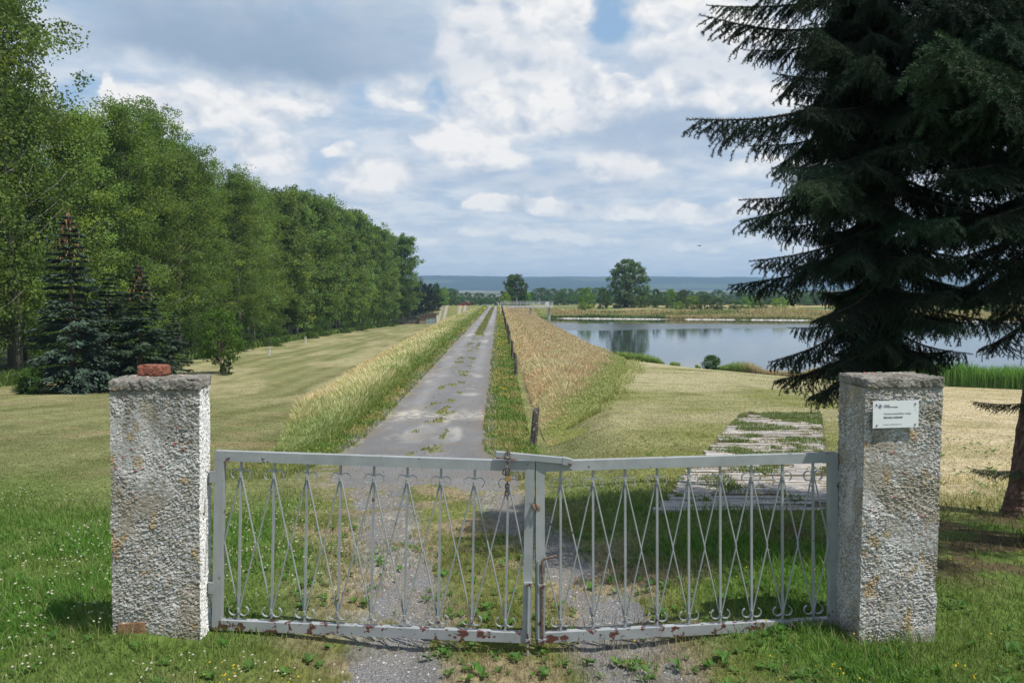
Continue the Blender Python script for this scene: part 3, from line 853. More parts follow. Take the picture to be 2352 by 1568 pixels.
def build_weeds():
    """broad leaves, clover heads, yellow flowers"""
    # broad leaves: rosettes
    nr = 5600
    x, y = scatter(nr, 2.6, 13, 0.95)
    u = x - DAM * y
    lush = fbm(x * 0.9, y * 0.9, 3, 27)
    keep = (road_mask(x, y) < 0.6) & ~pad_mask(x, y) & pillar_free(x, y) & ((lush > 0.44) | (rs.rand(nr) < 0.25)) & ~((u < 2) & (y > 7))
    dk = np.hypot((x - 4.0) / 1.6, (y - 6.0) / 1.3) > 0.9
    keep &= dk
    x, y = x[keep], y[keep]; n = len(x)
    k = 6; X = np.repeat(x, k); Y = np.repeat(y, k); N_ = n * k
    a = rs.rand(N_) * 2 * math.pi; L = np.repeat(0.018 + 0.035 * rs.rand(n) ** 1.5, k) * (0.7 + 0.6 * rs.rand(N_)); up = 0.25 + 0.75 * rs.rand(N_)
    wd = L * (0.22 + 0.16 * rs.rand(N_))
    z = height(X, Y)
    dr = np.stack([np.cos(a), np.sin(a), up], -1); sd_ = np.stack([-np.sin(a), np.cos(a), np.zeros(N_)], -1)
    B = np.stack([X, Y, z + 0.01], -1)
    V = np.stack([B, B + dr * (L * .55)[:, None] + sd_ * wd[:, None], B + dr * L[:, None] * np.array([1, 1, .7]), B + dr * (L * .55)[:, None] - sd_ * wd[:, None]], 1).reshape(-1, 3)
    c = jit(np.zeros((N_, 3)) + np.array([0.075, 0.175, 0.028]), N_, .3)
    o = mk('broadleaf_weeds', V, np.arange(N_ * 4).reshape(-1, 4), None, M['blade'], np.repeat(c, 4, 0))
    tag(o, 'low broad-leaved weeds and plantain rosettes in the foreground turf', kind='stuff')

    def dots(name, x, y, r, hz, colf, label):
        n = len(x); z = height(x, y) + hz
        O = np.array([(1, 0, 0), (-.5, .87, 0), (-.5, -.87, 0), (0, 0, .8), (0, 0, -.6)])
        V = np.stack([x, y, z], -1)[:, None] + O[None] * r[:, None, None]
        i = np.arange(n)[:, None, None] * 5
        T = (i + np.array([[0, 1, 3], [1, 2, 3], [2, 0, 3], [1, 0, 4], [2, 1, 4], [0, 2, 4]])[None]).reshape(-1, 3)
        o = mk(name, V.reshape(-1, 3), None, T, M['blade'], np.repeat(colf, 5, 0)); tag(o, label, kind='stuff')
    # white clover, left foreground
    x, y = scatter(7600, 2.6, 12, 0.98)
    m = fbm(x * 0.7, y * 0.7, 3, 101)
    k = ((x < -0.8) & (m > 0.46) & (y < 9)) | ((x > 2.5) & (y < 5.2) & (m > .5) & (rs.rand(len(x)) < .25))
    k &= pillar_free(x, y); x, y = x[k], y[k]; n = len(x)
    dots('clover_flowers', x, y, 0.006 + 0.004 * rs.rand(n), 0.06 + .04 * rs.rand(n), jit(np.zeros((n, 3)) + np.array([0.62, 0.58, 0.48]), n, .15),
         'white clover heads sprinkled over the left foreground lawn')
    # yellow trefoil: verges and small patches near the camera
    nn = 9000
    d = 3.2 * np.exp(rs.rand(nn) * math.log(190 / 3.2)); s = rs.rand(nn)
    u = np.where(s < .4, -0.30 + 0.85 * rs.rand(nn), -2.75 - 1.2 * rs.rand(nn)); x = u + DAM * d
    m = fbm(x * .9, d * .16, 3, 111)
    k = (d > 12) & (m > 0.60) & (rs.rand(nn) < .28 * np.interp(d, [12, 80, 200], [1, .7, .25]))
    x2, y2 = scatter(7000, 3.1, 6, 0.72)
    cl = np.zeros(len(x2), bool)
    for (cx, cy, rr) in ((-1.35, 3.75, .13), (-1.05, 3.62, .14), (1.55, 3.72, .10), (0.15, 3.6, .05), (2.2, 3.75, .08), (1.9, 3.45, .10)):
        cl |= np.hypot(x2 - cx, y2 - cy) < rr * (0.4 + rs.rand(len(x2)))
    cl |= rs.rand(len(x2)) < 0.02 * (x2 > 0)
    x = np.concatenate([x[k], x2[cl]]); y = np.concatenate([d[k], y2[cl]]); n = len(x)
    dots('yellow_flowers', x, y, np.maximum(0.007, 0.0008 * y) * (0.7 + .6 * rs.rand(n)), 0.05 + .06 * rs.rand(n) + y * .001, jit(np.zeros((n, 3)) + np.array([0.62, 0.47, 0.03]), n, .15),
         'small yellow trefoil flowers dotting the road verges and foreground')
    # loose gravel stones on the wheel tracks by the gate
    x, y = scatter(14000, 3.2, 10, 0.4); k = road_mask(x, y) > 0.25; x, y = x[k], y[k]; n = len(x)
    g = (0.18 + 0.3 * rs.rand(n))[:, None] * np.array([1, .98, .95])
    r = 0.004 + 0.007 * rs.rand(n) ** 2
    z = height(x, y) - 0.01
    O = np.array([(1, 0, .1), (0, 1, 0), (-1, 0, .1), (0, -1, 0), (.1, .1, .7)])
    V = np.stack([x, y, z], -1)[:, None] + O[None] * r[:, None, None] * (0.7 + .6 * rs.rand(n, 5, 1))
    i = np.arange(n)[:, None, None] * 5
    T = (i + np.array([[0, 1, 4], [1, 2, 4], [2, 3, 4], [3, 0, 4]])[None]).reshape(-1, 3)
    o = mk('gravel_stones', V.reshape(-1, 3), None, T, M['vc'], np.repeat(g, 5, 0)); tag(o, 'loose grey gravel stones on the wheel tracks', kind='stuff')
    # litter of dry stalks under the spruces and on the worn ground
    # shoreline rocks
    n = 5200
    x = 10 + 150 * rs.rand(n) ** 1.2; kk = fbm(x * .22, x * 0, 3, 161) + .12 * sst(x, 20, 60) > .46; x = x[kk]; n = len(x); y = farsh(x) - 0.6 + 1.5 * rs.rand(n) + 1.2 * (fbm(x * .15, x * 0, 2, 162) - .5); z = height(x, y); r = 0.10 + 0.24 * rs.rand(n) ** 2
    V = np.stack([x, y, np.maximum(z, WATER) - .05], -1)[:, None] + O[None] * r[:, None, None] * (0.7 + .6 * rs.rand(n, 5, 1)) * np.array([1.5, 1, .8])
    i = np.arange(n)[:, None, None] * 5
    T = (i + np.array([[0, 1, 4], [1, 2, 4], [2, 3, 4], [3, 0, 4]])[None]).reshape(-1, 3)
    g = (0.32 + 0.26 * rs.rand(n))[:, None] * np.array([1, .95, .87])
    o = mk('shore_rocks', V.reshape(-1, 3), None, T, M['vc'], np.repeat(g, 5, 0)); tag(o, 'pale riprap rocks along the far waterline', kind='stuff')


build_lawn(); build_tall(); build_weeds()

# ------------------------------------------------------------------ pillars


def worley(p, q, s=0):
    """per-point: distance to nearest cell centre, cell id hashes, offsets"""
    pi = np.floor(p); qi = np.floor(q)
    best = np.full(p.shape, 9.0); sec = np.full(p.shape, 9.0); cx = np.zeros(p.shape); cy = np.zeros(p.shape); ox = np.zeros(p.shape); oy = np.zeros(p.shape)
    for a in (-1, 0, 1):
        for b in (-1, 0, 1):
            gx = pi + a; gy = qi + b
            dx = gx + h01(gx, gy, s) - p; dy = gy + h01(gx, gy, s + 1) - q
            d = np.hypot(dx, dy); m = d < best
            sec = np.where(m, best, np.minimum(sec, d))
            best = np.where(m, d, best); cx = np.where(m, gx, cx); cy = np.where(m, gy, cy); ox = np.where(m, dx, ox); oy = np.where(m, dy, oy)
    return best, sec, cx, cy, ox, oy


def pillar_mesh(w, dep, z0, z1, seed, bright, white_side, lean=(0, 0), taper=0.0):
    st = 0.0056
    nx, nd, nz = int(w / st), int(dep / st), int((z1 - z0) / st)
    per = []; nrm = []; face = []
    for i in range(nx): per.append((i / nx * w - w / 2, -dep / 2)); nrm.append((0, -1)); face.append(0)
    for i in range(nd): per.append((w / 2, i / nd * dep - dep / 2)); nrm.append((1, 0)); face.append(1)
    for i in range(nx): per.append((w / 2 - i / nx * w, dep / 2)); nrm.append((0, 1)); face.append(2)
    for i in range(nd): per.append((-w / 2, dep / 2 - i / nd * dep)); nrm.append((-1, 0)); face.append(3)
    per = np.array(per); nrm = np.array(nrm, float); face = np.array(face); m = len(per)
    nrm = nrm + np.roll(nrm, 1, 0) * 0.0
    k = np.arange(m); s = k * st
    Z = np.linspace(z0, z1, nz)
    SS, ZZ = np.meshgrid(s, Z)
    f1, f2, cx, cy, ox, oy = worley(SS / 0.0135 + fbm(SS * 30, ZZ * 30, 2, seed), ZZ / 0.0105 + fbm(SS * 30, ZZ * 30, 2, seed + 4), seed)
    r1 = h01(cx, cy, seed + 5); r2 = h01(cx, cy, seed + 6); r3 = h01(cx, cy, seed + 7)
    g1, g2, *_ = worley(SS / 0.05, ZZ / 0.04, seed + 20)
    fine = (face != 3)[None] | np.zeros(SS.shape, bool) if white_side else np.ones(SS.shape, bool)
    bump = (r1 - .5) * 0.0062 + (ox * (r2 - .5) + oy * (r3 - .5)) * 0.0070 - 0.0042 * sst(f2 - f1, 0.22, 0.0)
    bump = bump + (fbm(SS * 9, ZZ * 9, 4, seed + 30) - .5) * 0.02
    smoothp = sst(fbm(SS * 5, ZZ * 5, 3, seed + 40), 0.58, 0.66)
    bump = bump * (1 - 0.6 * smoothp)
    cornerf = np.ones(m)
    P = np.zeros((nz, m, 3))
    # round the corners by averaging normals near them
    nn = nrm.copy()
    for q in range(-2, 3): nn = nn + np.roll(nrm, q, 0)
    nn /= np.linalg.norm(nn, axis=1)[:, None]
    P[..., 0] = per[None, :, 0] + nn[None, :, 0] * bump; P[..., 1] = per[None, :, 1] + nn[None, :, 1] * bump
    P[..., 2] = ZZ
    tt = (ZZ - z0) / (z1 - z0)
    P[..., 0] = P[..., 0] * (1 - taper * tt) + lean[0] * tt; P[..., 1] = P[..., 1] * (1 - taper * tt) + lean[1] * tt
    # colours: chippings of different stone
    base = np.zeros(SS.shape + (3,)) + np.array([0.41, 0.40, 0.375]) * bright
    base = mixc(base, np.array([0.54, 0.53, 0.51]) * bright, (r3 > 0.70))
    base = mixc(base, np.array([0.36, 0.32, 0.25]) * bright, (r3 < 0.20))
    base = mixc(base, np.array([0.30, 0.29, 0.27]) * bright, (r2 < 0.08))
    base = mixc(base, np.array([0.64, 0.63, 0.61]), sst(fbm(SS * 6, ZZ * 4, 4, seed + 50), 0.56, 0.72) * 0.6)
    base = mixc(base, (0.30, 0.25, 0.17), sst(fbm(SS * 5, ZZ * 4, 4, seed + 51), 0.58, 0.70) * 0.6)
    base = mixc(base, (0.42, 0.27, 0.07), sst(fbm(SS * 14, ZZ * 10, 3, seed + 52), 0.68, 0.78) * 0.55)
    base = mixc(base, (0.34, 0.13, 0.12), (r1 > 0.985) & (fbm(SS * 6, ZZ * 6, 2, seed + 53) > .62))
    base = mixc(base, (0.17, 0.155, 0.13), sst(f2 - f1, 0.10, 0.0) * 0.6)
    base = mixc(base, (0.20, 0.185, 0.14), sst(ZZ + (fbm(SS * 9, ZZ * 3, 4, seed + 60) - .5) * .35, 0.10, -0.02) * .55)
    base = base * (1 - 0.28 * sst(fbm(SS * 22, ZZ * 1.6, 4, seed + 61), .52, .68) * sst(ZZ, z1 - .75, z1))[..., None]
    base = mixc(base, (0.30, 0.28, 0.24), sst(ZZ, z1 - 0.06, z1 - 0.01) * .6)
    if white_side:
        wh = (face == 1)[None] & (fbm(SS * 20, ZZ * 12, 4, seed + 9) > 0.28)
        base = mixc(base, (0.80, 0.80, 0.78), wh * 0.95)
    V = P.reshape(-1, 3); i = np.arange(nz - 1)[:, None] * m + k[None]; j = np.arange(nz - 1)[:, None] * m + ((k + 1) % m)[None]
    Q = np.stack([i, j, j + m, i + m], -1).reshape(-1, 4)
    return V, Q, base.reshape(-1, 3)


def cap_mesh(w, dep, z0, z1, seed, rough=0.006, cut=None):
    """weathered slab: a subdivided box with broken edges"""
    n = 26; mb = MB()
    def side(o, a, b, na, nb):
        A, Bv = np.meshgrid(np.linspace(0, 1, na), np.linspace(0, 1, nb))
        V = np.array(o) + A[..., None] * np.array(a) + Bv[..., None] * np.array(b)
        V = V.reshape(-1, 3); i = np.arange(nb - 1)[:, None] * na + np.arange(na - 1)[None]
        return V, np.stack([i, i + 1, i + na + 1, i + na], -1).reshape(-1, 4)
    x, y, h = w / 2, dep / 2, z1 - z0
    nw, nd, nh = int(w / .009), int(dep / .009), max(4, int(h / .008))
    for o, a, b, na, nb in (((-x, -y, z0), (w, 0, 0), (0, 0, h), nw, nh), ((x, -y, z0), (0, dep, 0), (0, 0, h), nd, nh), ((x, y, z0), (-w, 0, 0), (0, 0, h), nw, nh),
                            ((-x, y, z0), (0, -dep, 0), (0, 0, h), nd, nh), ((-x, -y, z1), (w, 0, 0), (0, dep, 0), nw, nd), ((-x, y, z0), (w, 0, 0), (0, -dep, 0), nw, nd)):
        V, Q = side(o, a, b, na, nb); mb.add(V, Q)
    V = np.concatenate(mb.V)
    # displacement as a function of position only, so the edges stay closed
    def n3(s, f): return (vn(V[:, 0] * f + V[:, 2] * f * .7, V[:, 1] * f - V[:, 2] * f * .6, s) - .5)
    D = np.stack([n3(seed, 70) + n3(seed + 5, 160) * .7, n3(seed + 1, 70) + n3(seed + 6, 160) * .7, n3(seed + 2, 70) + .4 * n3(seed + 7, 170)], -1) * rough * 1.6
    ez = np.minimum(V[:, 2] - z0, z1 - V[:, 2]); ex = x - np.abs(V[:, 0]); ey = y - np.abs(V[:, 1])
    e = np.sort(np.stack([ex, ey, ez], -1), 1)[:, 1]
    pull = sst(e, 0.012, 0.0) * (0.004 + 0.012 * np.clip(n3(seed + 3, 25) * 2, 0, 1))
    ctr = V * np.array([1 / x, 1 / y, 0]) + np.array([0, 0, 1]) * ((V[:, 2:3] - z0) / h * 2 - 1)
    V = V + D - ctr * pull[:, None]
    return V, np.concatenate(mb.Q)


def pillar(name, corner, yaw, w, dep, seed, bright, white_side, label, lean=(0, 0), taper=0.0, capover=(0.008, 0.008), zt=1.39, capt=0.06):
    """corner: the front corner nearest the road; the pillar extends from there"""
    c, s = math.cos(yaw), math.sin(yaw)
    sx = 1 if corner[0] > 0 else -1
    lx, ly = sx * w / 2, dep / 2
    cx = corner[0] + c * lx - s * ly; cy = corner[1] + s * lx + c * ly
    t = empty(name, (cx, cy, 0), yaw); tag(t, label, 'pillar', 'gate pillars')
    V, Q, C = pillar_mesh(w, dep, -0.12, zt, seed, bright, white_side, lean, taper)
    mk('body', V, Q, None, M['stone'], C, False, t)
    V, Q = cap_mesh(w + 2 * capover[0], dep + 2 * capover[1], zt - 0.002, zt + capt, seed + 100)
    cap = mk('cap', V, Q, None, M['cap'], None, False, t); cap.location = (lean[0], lean[1], 0)
    return t


LP = pillar('stone_pillar', (-1.700, 4.245), R(8), 0.455, 0.24, 5, 0.92, True,
            'rough grey render gate pillar on the left with a red brick lying on its cap', lean=(0.026, 0.0), taper=0.0, capover=(0.006, 0.012))
RP = pillar('stone_pillar.001', (1.892, 4.24), R(5.2), 0.438, 0.285, 77, 1.0, False,
            'rough pale render gate pillar on the right carrying the white sign', lean=(0.0, 0.0), capover=(0.004, 0.010), zt=1.40, capt=0.055)
# exposed brick at the foot of the left pillar
mb = MB(); mb.box((-0.195, -0.1245, -0.1), (-0.055, -0.05, 0.135)); b = mb.build('exposed_brick', M['brickorange'], LP)


def loose_brick():
    p = U(323, 866, 4.40); q = U(386, 866, 4.40)
    w, d, h = 0.150, 0.10, 0.062
    V, Q = cap_mesh(w, d, 0, h, 300, rough=0.002)
    o = mk('brick', V, Q, None, M['brickred'], None, False); o.location = ((p.x + q.x) / 2, 4.40, 1.392 + 0.058); o.rotation_euler = (0, 0, R(-6))
    tag(o, 'loose red brick lying on top of the left gate pillar', 'brick')
    for k, (px, dd) in enumerate(((310, 4.30), (340, 4.26), (418, 4.35))):
        mb = MB(); mb.tube([(0, 0, 0), (0, 0, 0.008), (0, 0, .013)], [0.008, .009, .004], 6, (0.5, 0.35, 0.28))
        s = mb.build('pebble', M['vc']); pp = U(px, 866, dd); s.location = (pp.x, dd, 1.449)
        tag(s, ['tiny reddish pebble near the left corner of the left pillar cap', 'tiny pale pebble in front of the brick on the left pillar cap', 'tiny pale pebble right of the brick on the left pillar cap'][k], 'pebble', 'pebbles on the left pillar')
    for k, px in enumerate((1985, 2004, 2052, 2066)):
        mb = MB(); mb.tube([(0, 0, 0), (0, 0, 0.007), (0, 0, .012)], [0.008, .009, .004], 6, (0.5, 0.2, 0.15) if k < 2 else (0.6, .5, .42))
        s = mb.build('pebble', M['vc']); dd = 4.46; pp = U(px, 866, dd); s.location = (pp.x, dd, 1.452)
        tag(s, ['reddish pebble farthest left on the right pillar cap', 'second reddish pebble on the right pillar cap', 'pale pebble mid way along the right pillar cap', 'pale pebble farthest right on the right pillar cap'][k], 'pebble', 'pebbles on the right pillar')


loose_brick()


def sign():
    c, s = math.cos(R(5.2)), math.sin(R(5.2))
    # local frame: x along the pillar front, z up
    P0 = U(2000.5, 982.0, 4.238); P1 = U(2108.5, 980.8, 4.246); P2 = U(2000.5, 920, 4.238)
    w = (P1 - P0).length; h = (P2 - P0).length
    t = empty('sign', (P0.x + 0.018 * s, P0.y - 0.018 * c, P0.z)); t.rotation_euler = (0, R(-0.7), R(5.2))
    tag(t, 'small white metal sign with grey German lettering screwed to the right pillar', 'sign')
    mb = MB(); mb.box((0, 0, 0), (w, 0.003, h)); mb.build('plate', M['white'], t)

    def text(body, fx, fz, size, mat, bold=0.0):
        cu = bpy.data.curves.new('lettering', 'FONT'); cu.body = body; cu.size = size; cu.extrude = 0.0004; cu.offset = bold
        o = bpy.data.objects.new('lettering', cu); COL.objects.link(o); o.parent = t
        o.location = (fx * w, -0.0008, fz * h); o.rotation_euler = (R(90), 0, 0); cu.materials.append(mat)
        me = bpy.data.meshes.new_from_object(o); q = bpy.data.objects.new('lettering', me); COL.objects.link(q); q.parent = t
        q.location = o.location; q.rotation_euler = o.rotation_euler; bpy.data.objects.remove(o)
        return q
    text('Thüringer', 0.235, 0.815, 0.0085, M['ink_dark'], 0.00012)
    text('Fernwasserversorgung', 0.235, 0.755, 0.0085, M['ink_dark'], 0.00012)
    text('Wasserwirtschaftliche Anlage', 0.235, 0.50, 0.0129, M['ink_grey'], 0.0001)
    text('Betreten verboten!', 0.235, 0.36, 0.0137, M['ink_dark'], 0.00035)
    text('Bei Störungen oder Notfällen Telefon 03 61 55 69', 0.235, 0.12, 0.0050, M['ink_grey'], 0.0001)
    # dot emblem
    mb = MB()
    cx, cz, p = 0.148 * w, 0.80 * h, 0.0305 * w
    rad = {(0, 1.5): .6, (1, 1.5): .0, (-1, .5): .5, (-2, .5): .35, (0, .5): .95, (1, .5): .75, (-.0, 2.4): .25}
    dots = [(-1.9, 0.5, .3), (-1, 0.5, .45), (0, 0.5, .65), (1, 0.5, 1.0), (2, 0.5, .7), (-1, -0.5, .65), (0, -0.5, 1.0), (1, -.5, .7), (1.9, -.5, .45), (2.7, -.5, .25),
            (0, 1.4, .45), (1, 1.5, .7), (0, 2.1, .2), (0, -1.5, .65), (1, -1.4, .45), (1, -2.1, .3)]
    for a, b_, r in dots:
        x, z = cx + (a - .5) * p * 0.9, cz + b_ * p * 0.9
        mb.tube([(x, -0.0012, z), (x, 0.0005, z)], r * p * 0.42, 10)
    mb.build('emblem', M['ink_blue'], t)
    for a, b_ in ((0.072, 0.865), (0.92, 0.872), (0.085, 0.10), (0.925, 0.105)):
        mb = MB(); mb.tube([(a * w, 0.002, b_ * h), (a * w, -0.003, b_ * h), (a * w, -0.005, b_ * h)], [0.0042, 0.0042, 0.002], 8)
        mb.build('screw', M['screw'], t)
    mb = MB(); mb.box((0.924 * w, -0.0006, 0.60 * h), (0.932 * w, 0.001, 0.85 * h)); mb.build('rust_streak', plain('rust_streak', (0.66, 0.55, 0.46), .6), t)


sign()

# ------------------------------------------------------------------ gate leaves


def gate_leaf(name, TL, BL, TR, BR, hinge_left, label):
    """corners are world points; geometry is bilinear between them, local to the hinge foot"""
    O = BL if hinge_left else BR
    root = empty(name, O); tag(root, label, 'gate', 'gate leaves')
    TL, BL, TR, BR = [np.array(p - O) for p in (TL, BL, TR, BR)]
    wv = (BR - BL); Wd = np.linalg.norm(wv); Ht = np.linalg.norm(TL - BL)
    nrm = np.cross(wv / Wd, [0, 0, 1.0]); nrm[2] = 0; nrm /= np.linalg.norm(nrm)   # towards the camera (-Y)

    def P(x, z, n=0.0):
        s, t = x / Wd, z / Ht
        q = BL * (1 - s) * (1 - t) + BR * s * (1 - t) + TL * (1 - s) * t + TR * s * t
        return q + nrm * n

    def bar(mb, x0, z0, x1, z1, n0=-0.02, n1=0.02, nx=1):
        V = [P(x, z, n) for n in (n0, n1) for z in (z0, z1) for x in (x0, x1)]
        mb.add(V, [(0, 2, 3, 1), (4, 5, 7, 6), (0, 1, 5, 4), (2, 6, 7, 3), (0, 4, 6, 2), (1, 3, 7, 5)])
    fw, rh = 0.050, 0.056
    for nm, a in (('top_rail', (fw, Ht - rh, Wd - fw, Ht)), ('bottom_rail', (fw, 0, Wd - fw, rh))):
        mb = MB(); bar(mb, *a); mb.build(nm, M['gate'], root)
    for k, (a, b_) in enumerate(((0, fw), (Wd - fw, Wd))):
        mb = MB(); bar(mb, a, 0, b_, Ht, -0.0215, 0.0215); mb.build('stile', M['gate'], root)
    pitch = (Wd - 2 * fw) / 9
    tj, bj, tm = 0.868 * Ht, 0.112 * Ht, 0.49 * Ht
    for k in range(9):
        xc = fw + pitch * (k + .5)
        mb = MB()
        hw = 0.0062
        bar(mb, xc - hw, rh, xc + hw, Ht - rh, -0.006, 0.006)
        for z in (tj, bj): mb.tube([P(xc, z - .012, 0.007), P(xc, z + .012, 0.007)], 0.009, 6)   # weld
        bl = mb.build('baluster', M['gate'], root)
        for sgn in (-1, 1):
            mb = MB(); nn = 0.0095 * sgn
            e = pitch / 2 - 0.001
            mb.tube([P(xc + sgn * .004, tj, nn * .6), P(xc + sgn * e, tm, nn), P(xc + sgn * .004, bj, nn * .6)], 0.0047, 6)
            mb.build('lattice_bar', M['gate'], bl)
            for up, zc in ((1, tj), (-1, bj)):
                r_ = 0.0285; pts = []
                for q in range(15):
                    a = math.pi * 1.05 - q / 14 * math.pi * 1.42
                    rr = r_ * (1 - 0.10 * q / 14)
                    pts.append(P(xc + sgn * (r_ * 1.03 + rr * math.cos(a)), zc + up * (rr * math.sin(a) + .004), 0.0))
                V = []
                for q, p_ in enumerate(pts):     # flat strip 3 mm thick, 11 mm deep
                    d = pts[min(q + 1, 14)] - pts[max(q - 1, 0)]; d /= np.linalg.norm(d); o_ = np.cross(d, nrm) * 0.0021
                    V += [p_ + o_ + nrm * .0062, p_ - o_ + nrm * .0062, p_ - o_ - nrm * .0062, p_ + o_ - nrm * .0062]
                Q = [(4 * q + j, 4 * q + (j + 1) % 4, 4 * q + 4 + (j + 1) % 4, 4 * q + 4 + j) for q in range(14) for j in range(4)] + [(3, 2, 1, 0), (56, 57, 58, 59)]
                mb = MB(); mb.add(V, Q); mb.build('scroll', M['gate'], bl)
    # hinges
    hx = -0.022 if hinge_left else Wd + 0.022; sg = -1 if hinge_left else 1
    for z in ((Ht * 0.855, Ht * 0.235) if hinge_left else (Ht * 0.865, Ht * 0.225)):
        mb = MB(); mb.tube([P(hx, z - 0.033, .006), P(hx, z + 0.033, .006)], 0.0135, 12)
        bar(mb, min(hx, hx - sg * 0.030), z - 0.030, max(hx, hx - sg * 0.030), z + 0.034, 0.018, 0.030)
        hg = mb.build('hinge', M['gate'], root)
        mb = MB(); mb.tube([P(hx, z + 0.04, .006), P(hx, z - 0.038, .006), P(hx + sg * .012, z - 0.044, .006), P(hx + sg * .085, z - 0.044, .006)], 0.0055, 8)
        mb.build('hinge_pin', M['rustmetal'], hg)
    return root, P, Wd, Ht, bar


LT = gate_leaf('gate_leaf', U(497, 1033.5, 4.416), U(490, 1442, 4.416), U(1228.2, 1058.5, 4.346), U(1219.5, 1473.5, 4.346), True,
               'left leaf of the grey scrolled metal gate hinged to the left pillar')
RT = gate_leaf('gate_leaf.001', U(1229.6, 1058.5, 4.346), U(1230.2, 1473.5, 4.346), U(1921, 1038, 4.513), U(1922, 1438, 4.513), False,
               'right leaf of the grey scrolled metal gate hinged to the signed pillar')


def gate_fittings():
    root, P, Wd, Ht, bar = LT
    mb = MB(); x = Wd - 0.018
    mb.tube([P(x, Ht * .345, .034), P(x, -0.075, .034)], 0.0075, 8); d = mb.build('drop_bolt', M['gate'], root)
    mb = MB(); mb.box((-.024, -.012, -.008), (.024, .012, .008)); o = mb.build('bolt_guide', M['gate'], d); o.location = P(x - .004, Ht * .335, .03)
    mb = MB(); mb.box((-.012, -.012, -.012), (.012, .012, .012)); o = mb.build('bolt_guide', M['gate'], d); o.location = P(x, .02, .03)
    mb = MB(); mb.tube([P(Wd - .004, Ht * .765, .022), P(Wd - .002, Ht * .765, .040), P(Wd + .006, Ht * .745, .045)], [.012, .011, .008], 7); mb.build('catch', M['rustmetal'], root)
    root, P, Wd, Ht, bar = RT
    mb = MB(); x = 0.034
    mb.tube([P(x + 0.078, Ht * .492, .05), P(x + .012, Ht * .475, .04), P(x, Ht * .462, .036), P(x, Ht * .3, .034), P(x, -0.012, .034)], 0.0068, 8)
    d = mb.build('drop_bolt', M['rustmetal'], root)
    for z in (Ht * .325, .02):
        mb = MB(); mb.box((-.02, -.012, -.009), (.02, .012, .009)); o = mb.build('bolt_guide', M['gate'], d); o.location = P(x - .002, z, .03)
    mb = MB(); bar(mb, 0.008, 0.02, 0.020, Ht * .46, .0215, .030); mb.build('stop_strip', M['gate'], root)
    mb = MB(); mb.tube([P(.008, Ht * .765, .02), P(.010, Ht * .755, .042), P(.014, Ht * .735, .044)], [.010, .010, .006], 7); mb.build('catch', M['rustmetal'], root)
    # locking bar, pivots on a bolt at the top of the right leaf
    O = Vector(root.location)
    A = U(1139.5, 1042.5, 4.335) - O; B = U(1292, 1056.5, 4.325) - O; C = U(1314, 1062, 4.322) - O
    d = (B - A).normalized(); up = Vector((0, 0, 1)); up = (up - d * up.dot(d)).normalized(); nn = d.cross(up)
    mb = MB()
    def obox(p, q, hu, hn, c=None):
        V = [tuple(e + up * (a * hu) + nn * (b * hn)) for e in (p, q) for a in (-1, 1) for b in (-1, 1)]
        mb.add(V, [(0, 1, 3, 2), (4, 6, 7, 5), (0, 4, 5, 1), (2, 3, 7, 6), (0, 2, 6, 4), (1, 5, 7, 3)])
    obox(A, B, 0.0155, 0.017)
    obox(B, C, 0.019, 0.020)
    lb = mb.build('locking_bar', M['gate'], root)
    mb = MB(); e = Vector(U(1309, 1064.5, 4.30)) - O; mb.tube([tuple(e + nn * .03), tuple(e - nn * .012)], 0.009, 6); 
    pv = mb.build('pivot_bolt', M['rustmetal'], lb)
    mb = MB(); a = U(1140, 1049, 4.325) - O; b_ = U(1186, 1053.5, 4.32) - O; p, q = a, b_
    V = [tuple(e + up * (s_ * .0035) + Vector((0, -1, 0)) * n_) for e in (p, q) for s_ in (-1, 1) for n_ in (-.01, .03)]
    mb.add(V, [(0, 1, 3, 2), (4, 6, 7, 5), (0, 4, 5, 1), (2, 3, 7, 6), (0, 2, 6, 4), (1, 5, 7, 3)])
    mb.build('slot_plate', M['rustmetal'], lb)
    # chain
    def link(mb, c, ax, side, L=0.019, r=0.010, t=0.0036):
        ax = Vector(ax).normalized(); side = Vector(side); side = (side - ax * side.dot(ax)).normalized(); pts = []
        for k in range(17):
            an = 2 * math.pi * k / 16
            pts.append(tuple(Vector(c) + ax * (math.sin(an) * r + (L - r) * (1 if math.sin(an) > 0 else -1) * (abs(math.sin(an)) > 1e-3)) + side * math.cos(an) * r))
        mb.tube(pts, t, 6, cap=False)
    y0 = 4.29
    path = [U(1166, 1037, y0 + .02), U(1167, 1045, y0), U(1166, 1056, y0), U(1165.5, 1067, y0 - .012), U(1163, 1078, y0 - .02)]
    mb = MB()
    for k in range(len(path)):
        nx_ = path[min(k + 1, len(path) - 1)]; pv_ = path[max(k - 1, 0)]
        link(mb, path[k], nx_ - pv_, (1, 0, 0) if k % 2 else (0, 1, 0))
    for k in range(4): link(mb, U(1160 + k * 3, 1082 + (k % 2) * 4, y0 - .022), (0.4 - .2 * k, 0, 1), (0, 1, 0) if k % 2 else (1, 0, 0))
    for k in range(5): link(mb, U(1165, 1108 + k * 8, y0 - .02 + .004 * k), (0, 0, 1), (1, 0, 0) if k % 2 else (0, 1, 0), L=.015)
    o = mb.build('chain', plain('chain_steel', (0.13, 0.11, 0.10), .5, .6, var=.4, scale=90)); tag(o, 'short rusty steel chain looped over the locking bar at the middle of the gate', 'chain')
    pc = U(1166.5, 1099, y0 - .03)
    t = empty('padlock', pc); tag(t, 'small brass padlock hanging on the chain in the middle of the gate', 'padlock')
    mb = MB(); mb.box((-.0155, -.007, -.0145), (.0155, .007, .0145)); bd = mb.build('body', M['brass'], t)
    bv = bd.modifiers.new('bevel', 'BEVEL'); bv.width = .002; bv.segments = 2
